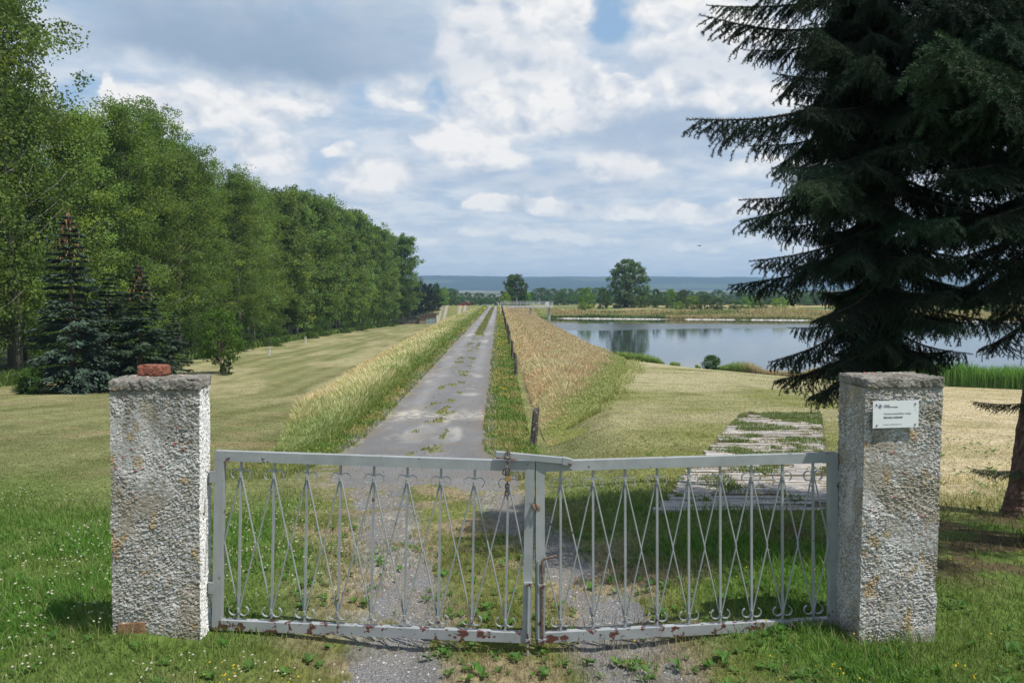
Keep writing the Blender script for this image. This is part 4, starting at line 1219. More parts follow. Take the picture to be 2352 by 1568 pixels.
    mb = MB(); pts = [(-.0095, 0, .012)] + [(-.0095 * math.cos(a), 0, .024 + .0095 * math.sin(a)) for a in [math.pi * k / 8 for k in range(9)]] + [(.0095, 0, .012)]
    mb.tube(pts, .0026, 8); mb.build('shackle', plain('shackle_steel', (.5, .5, .48), .3, .9), t)


gate_fittings()

# ------------------------------------------------------------------ trees


def leaf_cards(C, size, up=0.3, out=None, aspect=0.62, ctr=None):
    n = len(C)
    nr = rs.randn(n, 3); nr /= np.linalg.norm(nr, axis=1)[:, None]; nr[:, 2] = nr[:, 2] + up
    if ctr is not None:
        o_ = C - ctr; o_ /= np.linalg.norm(o_, axis=1)[:, None] + 1e-6; nr += o_ * 0.6
    nr /= np.linalg.norm(nr, axis=1)[:, None]
    a = np.cross(nr, rs.randn(n, 3)); a /= np.linalg.norm(a, axis=1)[:, None]; b = np.cross(nr, a)
    s = (size * (0.7 + 0.6 * rs.rand(n)))[:, None] / 2
    return np.stack([C - a * s, C - b * s * aspect, C + a * s, C + b * s * aspect], 1).reshape(-1, 3)


def limb(mb, p, d, L, r0, r1, col, seg=5, bend=0.25, rnd=None, n=5):
    pts = [Vector(p)]; dd = Vector(d).normalized()
    for k in range(seg):
        dd = (dd + Vector((rnd.uniform(-1, 1), rnd.uniform(-1, 1), rnd.uniform(-.4, 1))) * bend * 0.35).normalized()
        pts.append(pts[-1] + dd * L / seg)
    rr = [r0 + (r1 - r0) * k / seg for k in range(seg + 1)]
    mb.tube([tuple(q) for q in pts], rr, n, col)
    return pts


def make_poplar(seed, H, Rr, nlimb=78, leaves=80, lsize=0.175, clear=0.09, col=(0.165, 0.250, 0.066)):
    rn = random.Random(seed); tr = MB()
    tc = (0.20, 0.185, 0.155)
    pts = limb(tr, (0, 0, -0.3), (rn.uniform(-.04, .04), rn.uniform(-.04, .04), 1), H * 0.93, H * 0.0105 + .04, 0.03, tc, 9, 0.12, rn, 9)
    CL = []
    for i in range(nlimb):
        t = clear + (0.97 - clear) * (i + rn.random()) / nlimb
        f = t * (len(pts) - 1); k = min(int(f), len(pts) - 2); p = pts[k].lerp(pts[k + 1], f - k)
        az = i * 2.399 + rn.uniform(-.5, .5)
        env = math.sin(math.pi * min(1, max(0.0, (t - clear * .6)) / (1.02 - clear * .6)) ** 0.85) ** 0.42
        L = Rr * env * rn.uniform(0.7, 1.2)
        el = R(rn.uniform(10, 45) + 35 * t)
        d = Vector((math.cos(az) * math.cos(el), math.sin(az) * math.cos(el), math.sin(el)))
        lp = limb(tr, p, d, L, 0.03 + 0.03 * (1 - t) * H / 20, 0.012, tc, 5, 0.5, rn, 4)
        for j in range(rn.randint(5, 7)):
            s = rn.uniform(0.35, 1.08); f2 = min(s, 0.999) * 5; k2 = int(f2); q = lp[k2].lerp(lp[k2 + 1], f2 - k2)
            off = Vector((rn.gauss(0, 1), rn.gauss(0, 1), rn.gauss(0, .7))) * (0.38 * Rr * 0.33)
            CL.append((q.x + off.x, q.y + off.y, q.z + off.z, rn.uniform(.5, 1.05) * Rr * .22, rn.uniform(.62, 1.35)))
    for k in range(10): q = pts[-1]; CL.append((q.x + rn.gauss(0, .5), q.y + rn.gauss(0, .5), q.z + rn.gauss(0, .8), Rr * .13, rn.uniform(.8, 1.2)))
    CL = np.array(CL); n = len(CL) * leaves
    I = np.repeat(np.arange(len(CL)), leaves)
    o_ = rs.randn(n, 3); o_ /= np.linalg.norm(o_, axis=1)[:, None]; o_ *= (rs.rand(n) ** 0.45)[:, None] * CL[I, 3:4] * np.array([1, 1, .75])
    C = CL[I, :3] + o_
    V = leaf_cards(C, np.full(n, lsize), 0.25)
    c = np.array(col) * CL[I, 4:5] * (0.9 + 0.2 * rs.rand(n, 1)) * (1 + (rs.rand(n, 3) - .5) * .12)
    yel = rs.rand(len(CL)) < .2
    c[yel[I]] *= np.array([1.25, 1.1, .8])
    crown = mk('crown', V, np.arange(4 * n).reshape(-1, 4), None, M['leaf'], np.repeat(c, 4, 0), link=False)
    trunk = tr.build('trunk', M['bark'], smooth=True, link=False)
    return trunk, crown


def make_round(seed, H, Rr, ncl=130, leaves=36, lsize=0.32, clr=0.06, col=(0.06, 0.10, 0.028), stem=True, lump=0.24):
    """broad crown: leaf clusters over an uneven dome, limbs reaching into it"""
    rn = random.Random(seed); tr = MB(); tc = (0.20, 0.17, 0.13)
    limb(tr, (0, 0, -0.2), (0, 0, 1), H * .6, H * .022 + .02, .04 * H / 10, tc, 6, .15, rn, 7)
    CL = []
    for i in range(ncl):
        z = rn.random(); az = i * 2.399 + rn.uniform(-.3, .3)
        prof = math.sqrt(max(.03, 1 - ((z - .42) / .61) ** 2)) if z > .42 else .70 + .30 * z / .42
        rad = Rr * prof * (rn.random() ** 0.35) * rn.uniform(.85, 1.12)
        zz = H * (clr + (1 - clr) * z) - rad * 0.0
        CL.append((math.cos(az) * rad, math.sin(az) * rad, zz - .04 * H, Rr * lump * rn.uniform(.6, 1.1), rn.uniform(.7, 1.3)))
        if stem and i % 4 == 0:
            d = Vector((math.cos(az) * rad, math.sin(az) * rad, zz - H * .35 * z - H * .08)); limb(tr, (0, 0, H * .08 + H * .35 * z), d, d.length * .9, H * .008, H * .003, tc, 4, .3, rn, 4)
    CL = np.array(CL); n = len(CL) * leaves; I = np.repeat(np.arange(len(CL)), leaves)
    o_ = rs.randn(n, 3); o_ /= np.linalg.norm(o_, axis=1)[:, None]; o_ *= (rs.rand(n) ** 0.4)[:, None] * CL[I, 3:4] * np.array([1, 1, .8])
    C = CL[I, :3] + o_; C[:, 2] = np.maximum(C[:, 2], 0.05)
    V = leaf_cards(C, np.full(n, lsize), 0.35)
    c = np.array(col) * CL[I, 4:5] * (0.8 + 0.4 * rs.rand(n, 1)) * (1 + (rs.rand(n, 3) - .5) * .15)
    crown = mk('crown', V, np.arange(4 * n).reshape(-1, 4), None, M['leaf'], np.repeat(c, 4, 0), link=False)
    return tr.build('trunk', M['bark'], smooth=True, link=False), crown


CONES = []


def make_conifer(seed, H, Rr, col, dens=1.0, lsize=.26, cones=False):
    rn = random.Random(seed); tr = MB(); tc = (0.13, 0.10, 0.08)
    tr.tube([(0, 0, -.3), (0, 0, H * .5), (0, 0, H)], [H * .016 + .03, H * .009, .01], 8, tc)
    segs = []; z = 0.05 * H + .2
    while z < H * .985:
        t = z / H; Lr = Rr * (1 - t) ** 0.82 + 0.12
        for k in range(rn.randint(6, 9)):
            az = rn.uniform(0, 2 * math.pi); L = Lr * rn.uniform(.68, 1.14); dr = rn.uniform(.12, .38) * (1 - t) + .02
            p = Vector((0, 0, z)); q = Vector((math.cos(az) * L, math.sin(az) * L, z - dr * L + .12 * L * rn.random())); tr.tube([tuple(p), tuple(p.lerp(q, .6) + Vector((0, 0, -.05 * L))), tuple(q)], [.02 * H / 8, .012, .004], 4, tc)
            segs.append((p, q, L))
        z += H * .034 * rn.uniform(.8, 1.2)
    Cs = []; A = []; sz = []; tone = []
    for p, q, L in segs:
        m = int((18 + 52 * L / Rr) * dens); tn = rn.uniform(.75, 1.3)
        for j in range(m):
            s = rn.random() ** 0.6; w = (1 - s * .75) * L * .34; d = (q - p).normalized(); sd_ = Vector((-d.y, d.x, 0)).normalized(); o_ = rn.uniform(-1, 1)
            Cs.append(p.lerp(q, .12 + .9 * s) + sd_ * (o_ * w) + Vector((0, 0, -abs(o_) * w * .25 - rn.random() * .10 * L + .02)))
            A.append(d + sd_ * o_ * .9 + Vector((0, 0, rn.uniform(-.5, .15)))); sz.append(lsize * rn.uniform(.7, 1.3)); tone.append(tn)
    n = len(Cs); C = np.array([tuple(c) for c in Cs]); A = np.array([tuple(a) for a in A]); A /= np.linalg.norm(A, axis=1)[:, None]
    up = np.array([0, 0, 1.0]) + rs.randn(n, 3) * .45; B = np.cross(A, up); B /= np.linalg.norm(B, axis=1)[:, None]; s = np.array(sz)[:, None] * .5
    V = np.stack([C - A * s, C - B * s * .34, C + A * s, C + B * s * .34], 1).reshape(-1, 3)
    c = np.array(col) * np.array(tone)[:, None] * (.75 + .5 * rs.rand(n, 1))
    crown = mk('crown', V, np.arange(4 * n).reshape(-1, 4), None, M['needle'], np.repeat(c, 4, 0), link=False)
    cm = None
    if cones:
        mb = MB()
        for k in range(150):
            t = 1 - 0.26 * rn.random() ** 1.2; Lr = (Rr * (1 - t) ** .82 + .1) * rn.uniform(.3, 1.0); az = rn.uniform(0, 6.28); x, y, zz = math.cos(az) * Lr, math.sin(az) * Lr, t * H - .1
            mb.tube([(x, y, zz), (x, y, zz - .07), (x, y, zz - .15)], [.02, .036, .012], 5, (0.30, .17, .09))
        cm = mb.build('cones', M['vc'], link=False)
        CONES.append(cm)
    return tr.build('trunk', M['bark'], smooth=True, link=False), crown, cm


def gz(x, y): return float(height(np.array([float(x)]), np.array([float(y)]))[0])


def plant(name, meshes, x, y, label, cat='tree', group=None, rz=0.0, sc=1.0, sxy=None, col=(1, 1, 1), z=None, names=('trunk', 'crown', 'cones')):
    t = empty(name, (x, y, gz(x, y) if z is None else z), rz); t.scale = ((sxy or sc), (sxy or sc), sc)
    tag(t, label, cat, group)
    for nm, me in zip(names, meshes):
        if me is None: continue
        o = bpy.data.objects.new(nm, me); COL.objects.link(o); o.parent = t; o.color = (*col, 1)
        if nm == 'cones': o['kind'] = 'stuff'
    return t


ORD = ['first', 'second', 'third', 'fourth', 'fifth', 'sixth', 'seventh', 'eighth', 'ninth', 'tenth', 'eleventh', 'twelfth', 'thirteenth', 'fourteenth', 'fifteenth',
       'sixteenth', 'seventeenth', 'eighteenth', 'nineteenth', 'twentieth', 'twenty-first', 'twenty-second', 'twenty-third', 'twenty-fourth', 'twenty-fifth', 'twenty-sixth',
       'twenty-seventh', 'twenty-eighth', 'twenty-ninth', 'thirtieth', 'thirty-first', 'thirty-second', 'thirty-third', 'thirty-fourth', 'thirty-fifth', 'thirty-sixth', 'thirty-seventh', 'thirty-eighth']


def ordinal(k):
    if k < len(ORD): return ORD[k]
    k += 1; t = {40: 'forty', 50: 'fifty', 60: 'sixty', 70: 'seventy', 80: 'eighty', 90: 'ninety', 30: 'thirty', 100: 'hundred'}; a, b = k // 10 * 10, k % 10
    return (t[a][:-1] + 'ieth' if t[a].endswith('y') else t[a] + 'th') if b == 0 else t[a] + '-' + ORD[b - 1]


def build_wood():
    P = [make_poplar(s, 22, 4.9) for s in (1, 2, 3, 4)]
    Pf = [make_poplar(s, 22, 4.9, 66, 60, 0.32, col=(0.165, 0.240, 0.070)) for s in (5, 6)]
    rn = random.Random(5); y = 33.0; rows = (0, -5.0, -10.5)
    edge = lambda yy: float(np.interp(yy, [30, 60, 116, 170, 215], [-31.0, -29.0, -32.0, -32.5, -31.0]))
    for r_, off in enumerate(rows):
        y = 33.0 + r_ * 2.2; k = 0
        while y < (211 if r_ == 0 else 200):
            tgt = float(np.interp(y, [33, 47, 50, 55, 62, 75, 82, 95, 112, 130, 168, 215], [33, 31, 28.5, 21.0, 20.5, 22.3, 20.0, 20.0, 22.0, 24.0, 25.2, 25.0]))
            if r_ == 0: tgt *= 0.93
            sc = tgt / 22 * rn.uniform(.90, 1.06) 
            m = (P if y < 105 else Pf)[rn.randrange(4 if y < 105 else 2)]
            bt = (1.0 + .20 * rn.uniform(-1, 1))
            col = (bt, bt * rn.uniform(.96, 1.04), bt) if y < 112 else (.88 * bt, .92 * bt, .92 * bt)
            rowname = ('front', 'middle', 'rear')[r_]
            plant('poplar_tree', m, edge(y) + off + rn.uniform(-.9, .9), y, '%s poplar from the near end in the %s row of the wood' % (ordinal(k), rowname), 'tree',
                  'poplars of the wood left of the dam', rn.uniform(0, 6.28), sc, max(.98, sc * .98), col)
            y += rn.uniform(4.6, 6.6) * (1 + r_ * .15); k += 1
    # last spreading tree at the far end of the wood
    plant('poplar_tree', Pf[0], -28.6, 208, 'wide poplar leaning out at the far end of the wood above the hut', 'tree', 'poplars of the wood left of the dam', 1.0, 1.06, 1.3, (.85, .92, .9))
    # undergrowth shrubs along the edge
    bush = [make_round(s, 3.0, 1.7, 60, 46, 0.15, 0.02, (0.075, 0.135, 0.03), False, .34) for s in (21, 22)]
    y = 47; k = 0
    while y < 205:
        e = edge(y) + 3.4 + rn.uniform(-1.0, .7)
        s = rn.uniform(.55, 1.35)
        plant('hazel_shrub', bush[k % 2], e, y, '%s shrub from the near end at the foot of the wood' % ordinal(k), 'shrub', 'shrubs along the foot of the wood', rn.uniform(0, 6), s, s * rn.uniform(.8, 1.3), (rn.uniform(.8, 1.05),) * 3)
        y += rn.uniform(3.5, 8.0) * (1 + y / 140); k += 1
    # small maple in the meadow and its neighbours
    bush2 = make_round(31, 4.3, 1.35, 70, 46, 0.16, 0.22, (0.085, 0.155, 0.03), True, .30)
    plant('young_maple', bush2, -19.0, 52, 'bright green young tree standing alone before the wood edge', 'tree', None, 0, 1.0, 1.05)
    low = make_round(32, 1.0, .42, 40, 40, 0.08, 0.02, (0.05, 0.09, 0.025), False, .36)
    p = U(519, 846, 51); plant('round_shrub', low, p.x, 51, 'small dark shrub on the mown meadow at the foot of the young tree', 'shrub', None, 0, .95)
    p = U(68, 900, 38.5); plant('round_shrub', make_round(33, 1.3, .6, 60, 60, 0.10, 0.02, (0.07, 0.135, 0.03), False, .34), p.x, 38.5, 'knee-high bright green bush at the far left edge of the meadow', 'shrub')
    # spruces in front of the wood
    c1 = make_conifer(41, 9.2, 2.5, (0.060, 0.095, 0.068), 1.5, .30, True)
    c2 = make_conifer(42, 6.6, 2.1, (0.050, 0.080, 0.046), 1.4, .27, True)
    p = U(170, 890, 40.5); plant('blue_spruce', c1, p.x, 40.5, 'tall blue-green spruce with brown cones in its top, at the left wood edge', 'tree', None, 0, 1.0)
    p = U(325, 880, 42); plant('spruce_tree', c2, p.x, 42, 'darker green spruce with a cone-brown top right of the blue spruce', 'tree', None, 1, 1.0)
    p = U(255, 890, 43.5); plant('spruce_tree', (c2[0], c2[1], None), p.x, 43.5, 'dark spruce squeezed between the blue spruce and the cone-topped green one', 'tree', None, 2, .95)
    p = U(400, 880, 45); plant('spruce_tree', (c2[0], c2[1], None), p.x, 45, 'low dark spruce rightmost of the conifers by the wood', 'tree', None, 3, .62)
    # far round trees
    T = make_round(51, 14.6, 6.0, 300, 60, .42, .03, (0.125, 0.190, 0.065), True, .16)
    T2 = make_round(52, 10.6, 4.0, 220, 50, .38, .03, (0.100, 0.155, 0.055), True, .18)
    p = U(1443, 709, 235); plant('round_poplar', T, p.x, 235, 'tall round-crowned tree on the far bank mirrored in the water', 'tree')
    p = U(1184, 704, 245); plant('round_poplar', T2, p.x, 245, 'round dark tree rising just right of the end of the road', 'tree')
    G = [make_round(s, 7.0, 3.4, 90, 40, .38, .02, (0.095, 0.150, 0.050), False, .28) for s in (61, 62, 63)]
    Bn = [make_round(s, 7.0, 3.4, 90, 40, .38, .02, (0.15, 0.26, 0.045), False, .28) for s in (64, 65)]
    lst = [(1162, 702, 672, 26, 238, 1, 'bright green bush beside the trunk of the round tree at the road end'),
           (1206, 704, 672, 30, 246, 1, 'olive green bush right of the round tree at the road end'),
           (1347, 712, 663, 44, 228, 1, 'bright green tall bush left of the big far tree'),
           (1338, 713, 697, 26, 222, 1, 'low yellow-green bush on the far bank'),
           (1385, 712, 664, 34, 232, 0, 'dark tree joined to the left side of the big far tree'),
           (1480, 708, 668, 38, 238, 0, 'mid green tree joined to the right side of the big far tree'),
           (1507, 706, 663, 28, 250, 0, 'slim tree second to the right of the big far tree'),
           (1540, 704, 661, 33, 250, 1, 'small round tree with a bare trunk above the far bank'),
           (1568, 712, 676, 36, 225, 0, 'dark rounded bush at the left end of the far bank thicket'),
           (1592, 716, 690, 36, 215, 1, 'light green bush in the front of the far bank thicket'),
           (1618, 717, 688, 42, 215, 0, 'widest bush in the middle of the far bank thicket'),
           (1648, 718, 694, 40, 214, 0, 'dark bush right of the middle of the far bank thicket'),
           (1560, 716, 700, 26, 214, 1, 'low bush at the water-side foot of the thicket'),
           (1690, 716, 698, 40, 214, 0, 'olive bush standing right of the far bank thicket'),
           (1720, 708, 686, 46, 228, 1, 'pale olive bush on the far bank next to the near spruce'),
           (1750, 716, 700, 34, 214, 0, 'small olive bush seen through the spruce tips'),
           (1790, 712, 690, 46, 220, 1, 'light green bush seen behind the near spruce'),
           (2090, 720, 695, 40, 200, 0, 'bush on the far bank seen right of the near spruce trunk'),
           (2220, 716, 690, 50, 210, 1, 'pale bush on the far bank between the two near spruces'),
           (2290, 722, 696, 50, 200, 0, 'dark bush on the far bank beside the right spruce trunk'),
           (1018, 706, 664, 30, 255, 1, 'fresh green tree right of the dark pines behind the hut'),
           (1040, 702, 672, 26, 300, 0, 'small tree left of the tractor'),
           (1003, 708, 656, 26, 262, 0, 'tall narrow tree behind the pines at the end of the wood')]
    for i, (px, by, ty, w, d, br, lab) in enumerate(lst):
        p = U(px, by, d); Hh = (by - ty) / F * d * (1.0 if by - ty > 36 else 1.18); Ww = w / F * d
        g = gz(p.x, d)
        m = (Bn if br else G)[i % 2]; f = .95 if not br else 1.1
        f *= rn.uniform(.85, 1.15)
        cr = (f * rn.uniform(.9, 1.25), f, f * rn.uniform(.8, 1.1))
        plant('broadleaf_tree' if Hh > 4 else 'bank_shrub', m, p.x, d, lab, 'tree' if Hh > 4 else 'shrub', None, rn.uniform(0, 6), Hh / 7.0 * 1.04, Ww / 7.4, cr)
    # belt of trees behind the far bank
    k = 0; px = 985
    while px < 2420:
        back = k % 2; d = rn.uniform(400, 450) if back else rn.uniform(320, 370)
        top = rn.uniform(661, 672) if back else rn.uniform(668, 684)
        if 1040 < px < 1150: top = rn.uniform(670, 680) if back else rn.uniform(679, 688)
        x = (px - 1176) / F * d; g = gz(x, d)
        Hh = (CAMZ + (676 - top) / F * d) - g
        w = rn.uniform(1.15, 1.7)
        plant('hedgerow_tree', G[k % 3], x, d, '%s tree from the left in the belt beyond the far bank' % ordinal(k), 'tree', 'tree belt beyond the reservoir', rn.uniform(0, 6), Hh / 7.0, max(1.0, Hh / 7.0 * w), 
              (rn.uniform(.8, 1.05), rn.uniform(.85, 1.1), rn.uniform(.9, 1.25)))
        px += rn.uniform(13, 22); k += 1
    # dark pines behind the hut
    pc = make_round(71, 10.5, 3.4, 120, 44, .34, .14, (0.030, 0.050, 0.026), True, .24)
    for i, (px, top, d) in enumerate(((925, 640, 226), (948, 640, 230), (968, 645, 234), (985, 650, 236), (998, 664, 240), (940, 660, 221), (905, 650, 222))):
        x = (px - 1176) / F * d; g = gz(x, d); Hh = CAMZ + (676 - top) / F * d - g
        plant('pine_tree', pc, x, d, '%s dark pine from the left behind the hut' % ORD[[1, 3, 4, 5, 6, 2, 0][i]], 'tree', 'dark pines behind the hut', i * 1.1, Hh / 10.5, max(.8, Hh / 13))
    # low bush at the near shore
    p = U(1634, 858, 55); plant('shore_shrub', make_round(81, 1.0, .7, 60, 50, .09, .02, (0.065, 0.125, 0.035), False, .34), p.x, 55, 'compact dark green shrub on the near shoreline', 'shrub', None, 0, .95, .95)


build_wood()

# ------------------------------------------------------------------ the near spruces


def make_branch(seed, L=2.2, dens=1.0):
    """one spruce bough along +X: rachis, side shoots that droop, needles round each shoot"""
    rn = random.Random(seed); wood = MB(); sh = []
    N = 14; pts = []
    for i in range(N + 1):
        s = i / N
        pts.append(Vector((s * L, 0.05 * L * math.sin(3 * s + seed), -0.055 * L * math.sin(math.pi * s) + 0.02 * L * s)))
    wood.tube([tuple(p) for p in pts], [0.020 * (1 - .85 * i / N) for i in range(N + 1)], 6, (0.09, 0.07, 0.055))
    s = 0.10
    while s < 0.985:
        f = s * N; k = min(int(f), N - 1); p = pts[k].lerp(pts[k + 1], f - k)
        for side in (-1, 1):
            ln = L * (0.235 * math.sin(math.pi * (0.12 + 0.80 * (1 - s))) ** 0.9 * (1.05 - s * .55) + 0.02) * rn.uniform(.65, 1.15)
            d = Vector((0.62, side * rn.uniform(.5, .95), rn.uniform(-.55, -.05))).normalized()
            q = p; m = max(2, int(ln / .11)); last = None; main = [Vector(p)]
            for j in range(m):
                d = (d + Vector((.06, 0, -.11 - .05 * rn.random()))).normalized(); q = q + d * ln / m; main.append(q.copy())
                if j < m - 0 and ln > .14:
                    for s2 in (-1, 1):
                        if rn.random() < .68:
                            l2 = min(.17, ln * .42) * rn.uniform(.5, 1.1) * (1 - .35 * j / m)
                            d2 = (d * .65 + Vector((-d.y, d.x, 0)) * s2 * .75 + Vector((0, 0, rn.uniform(-.75, -.15)))).normalized()
                            e = q + d2 * l2 * .5; e2 = e + (d2 + Vector((0, 0, -.35))).normalized() * l2 * .5
                            sh.append((q.copy(), e)); sh.append((e, e2))
            for a, b in zip(main[:-1], main[1:]): sh.append((a, b))
        # hanging shoots under the bough
        if rn.random() < .75 and s < .9:
            l3 = rn.uniform(.08, .22); e = p + Vector((rn.uniform(0, .05), rn.uniform(-.05, .05), -l3)); sh.append((p, p.lerp(e, .5))); sh.append((p.lerp(e, .5), e))
        s += 0.027
    for a, b in zip(pts[3:-1], pts[4:]): sh.append((a, b))
    sh.append((pts[-1], pts[-1] + Vector((.08, 0, .015))))
    A = np.array([tuple(a) for a, b in sh]); B = np.array([tuple(b) for a, b in sh]); ln = np.linalg.norm(B - A, axis=1)
    cnt = np.maximum(4, (ln * 560 * dens)).astype(int); I = np.repeat(np.arange(len(A)), cnt); n = len(I)
    t = rs.rand(n)[:, None]; ax = (B - A)[I] / ln[I][:, None]; c = A[I] * (1 - t) + B[I] * t
    rv = rs.randn(n, 3); rv -= ax * (rv * ax).sum(1)[:, None]; rv /= np.linalg.norm(rv, axis=1)[:, None]; rv[:, 2] += .12
    nd = rv * .86 + ax * .62; nl = (0.022 + .011 * rs.rand(n))[:, None]
    sd_ = np.cross(nd, rs.randn(n, 3)); sd_ /= np.linalg.norm(sd_, axis=1)[:, None]; sd_ *= 0.0027
    V = np.stack([c - sd_, c + sd_, c + nd * nl], 1).reshape(-1, 3)
    tone = 0.7 + .6 * rs.rand(len(A)); col = np.array([0.019, 0.040, 0.023]) * tone[I][:, None] * (.8 + .4 * rs.rand(n, 1))
    me = mk('needles', V, None, np.arange(3 * n).reshape(-1, 3), M['needle'], np.repeat(col, 3, 0), link=False)
    # thin twigs
    r0 = 0.0026; k3 = 3
    o1 = np.cross(B - A, np.array([.3, .2, 1.0])); o1 /= np.linalg.norm(o1, axis=1)[:, None] + 1e-9; o2 = np.cross((B - A) / ln[:, None], o1)
    TV = []
    for e in (A, B):
        for k in range(3):
            an = k * 2.094; TV.append(e + (o1 * math.cos(an) + o2 * math.sin(an)) * r0)
    TV = np.stack(TV, 1).reshape(-1, 3); i = np.arange(len(A))[:, None] * 6
    Q = np.concatenate([i + np.array([[0, 1, 4, 3]]), i + np.array([[1, 2, 5, 4]]), i + np.array([[2, 0, 3, 5]])])
    wood.add(TV, Q, None, (0.085, 0.065, 0.05))
    return wood.build('bough_wood', M['bark'], link=False), me, n


def near_spruces():
    BR = [make_branch(s, 2.2) for s in (1, 2, 3, 4)]
    rn = random.Random(9)

    def bough(root, base, tip, roll=0.0, v=None, thick=1.0):
        base, tip = Vector(base), Vector(tip)
        d = tip - base; L = d.length; xa = d.normalized(); ya = Vector((0, 0, 1)).cross(xa).normalized(); za = xa.cross(ya)
        m = Matrix((xa, ya, za)).transposed().to_4x4() @ Matrix.Rotation(roll, 4, 'X')
        sc = L / 2.2; s2 = max(sc, .55) * thick
        wd, nd, _ = BR[rn.randrange(4) if v is None else v]
        o = bpy.data.objects.new('bough', wd); COL.objects.link(o); o.parent = root
        o.matrix_local = Matrix.Translation(base - Vector(root.location)) @ m @ Matrix.Diagonal((sc, s2, s2, 1))
        f = rn.uniform(.85, 1.25) if rn.random() > .14 else rn.uniform(1.6, 2.4)  # a few boughs at random get sunlight painted in as a brighter tint
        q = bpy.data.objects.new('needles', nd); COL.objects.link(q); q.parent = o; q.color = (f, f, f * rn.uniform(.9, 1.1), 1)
        return o

    def pale(o):  # sunlit bough: paints the sunlight into its needle colour
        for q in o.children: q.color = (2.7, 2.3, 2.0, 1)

    def trunk(root, pts, radii, c=(0.10, 0.075, 0.06)):
        n = 26; P = []; rr = []
        for i in range(len(pts) - 1):
            m = 26
            for k in range(m):
                t = k / m; P.append([pts[i][j] * (1 - t) + pts[i + 1][j] * t for j in range(3)]); rr.append(radii[i] * (1 - t) + radii[i + 1] * t)
        P.append(pts[-1]); rr.append(radii[-1]); mb = MB(); mb.tube(P, rr, 40, c)
        V = mb.V[0]; a = np.arctan2(V[:, 1] - np.interp(V[:, 2], [p[2] for p in P], [p[1] for p in P]), V[:, 0] - np.interp(V[:, 2], [p[2] for p in P], [p[0] for p in P]))
        f1, f2, *_ = worley(a * 4.5, V[:, 2] * 22, 3)
        k = 1 + (f2 - f1) * .10 + (fbm(a * 3, V[:, 2] * 8, 3, 2) - .5) * .12
        cx = np.interp(V[:, 2], [p[2] for p in P], [p[0] for p in P]); cy = np.interp(V[:, 2], [p[2] for p in P], [p[1] for p in P])
        V[:, 0] = cx + (V[:, 0] - cx) * k; V[:, 1] = cy + (V[:, 1] - cy) * k
        mb.V[0] = V; mb.C[0] = mb.C[0] * (0.6 + 1.1 * np.clip(f2 - f1, 0, 1))[:, None]
        mb.build('trunk', M['bark'], root)
    # spruce A, trunk hidden by the right pillar
    ax, ay = 2.72, 5.95
    A = empty('spruce_tree', (ax, ay, gz(ax, ay))); tag(A, 'big dark spruce whose drooping boughs hang over the right pillar', 'tree', 'large spruces beside the gate')
    trunk(A, [(0, 0, -.2), (0.02, 0, 2), (0, 0.05, 4.3), (0, 0, 5.8)], [.14, .10, .06, .02], (0.05, 0.04, 0.035))
    tips = [(1625, 45, 5.7, .10), (1588, 288, 5.5, .36), (1800, 175, 5.3, .3), (1706, 470, 5.6, .40), (1745, 606, 5.5, .45), (1690, 662, 5.75, .40), (1782, 836, 5.6, .60), (1800, 884, 5.5, .55), (1885, 918, 5.3, .60),
            (1800, 390, 5.2, .35), (1850, 250, 5.1, .35), (1760, 530, 5.9, .4), (1900, 740, 5.15, .5), (1640, 15, 6.0, 0.1), (1700, -60, 5.3, .2), (1900, 470, 4.9, .4), (1850, 620, 5.2, .4), (1820, 760, 6.1, .5),
            (1720, 120, 6.2, .2), (1730, 340, 6.2, .35), (1940, 850, 5.2, .5), (1960, 600, 5.0, .4), (2010, 380, 4.9, .3), (1990, 130, 4.9, .2), (1870, 60, 5.0, .2), (2055, 806, 5.2, .5)]
    for i, (px, py, d, rise) in enumerate(tips):
        tp = U(px, py, d); h = math.hypot(tp.x - ax, tp.y - ay); rise *= .72
        bough(A, (ax, ay, tp.z + rise * h), tp, rn.uniform(-.2, .2), thick=1.0)
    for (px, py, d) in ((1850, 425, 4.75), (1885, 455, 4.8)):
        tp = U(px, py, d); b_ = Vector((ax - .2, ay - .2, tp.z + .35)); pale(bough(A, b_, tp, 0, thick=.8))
    z = 1.45
    while z < 5.7:
        L0 = 1.9 * (1 - (z / 6.6) ** 1.8) + .1
        if z < 2.4: L0 = 0.7 + (z - 1.45) * .6
        for k in range(8):
            az = (k + rn.random()) * math.pi / 4; L = L0 * rn.uniform(.75, 1.05)
            if math.cos(az) < -.35 and z < 4.8: L *= .45            # the placed boughs reach out on this side
            if z < 3.4 and math.sin(az) < 0: L = min(L, 1.15 / max(.2, -math.sin(az)))
            tp = (ax + math.cos(az) * L, ay + math.sin(az) * L, z)
            bough(A, (ax, ay, z + L * rn.uniform(.2, .5)), tp, rn.uniform(-.3, .3))
        z += .22
    # spruce B, trunk at the right edge of the picture
    bx, by = 4.60, 7.05
    Bt = empty('spruce_tree', (bx, by, gz(bx, by))); tag(Bt, 'second spruce whose reddish trunk foot leans at the right picture edge', 'tree', 'large spruces beside the gate')
    p0 = U(2338, 1238, by)
    trunk(Bt, [(p0.x - bx, 0, -.1), (p0.x - bx + .04, 0, .25), (p0.x - bx + .12, 0, 1.2), (.14, 0, 3), (.16, 0, 9)], [.165, .125, .10, .09, .03], (0.17, 0.11, 0.085))
    for (px, py, d, rise) in ((2238, 925, 7.0, .02), (2236, 1080, 6.95, .02)):
        tp = U(px, py, d); bough(Bt, (bx + .1, by, tp.z + .02), tp, 0, thick=.45)
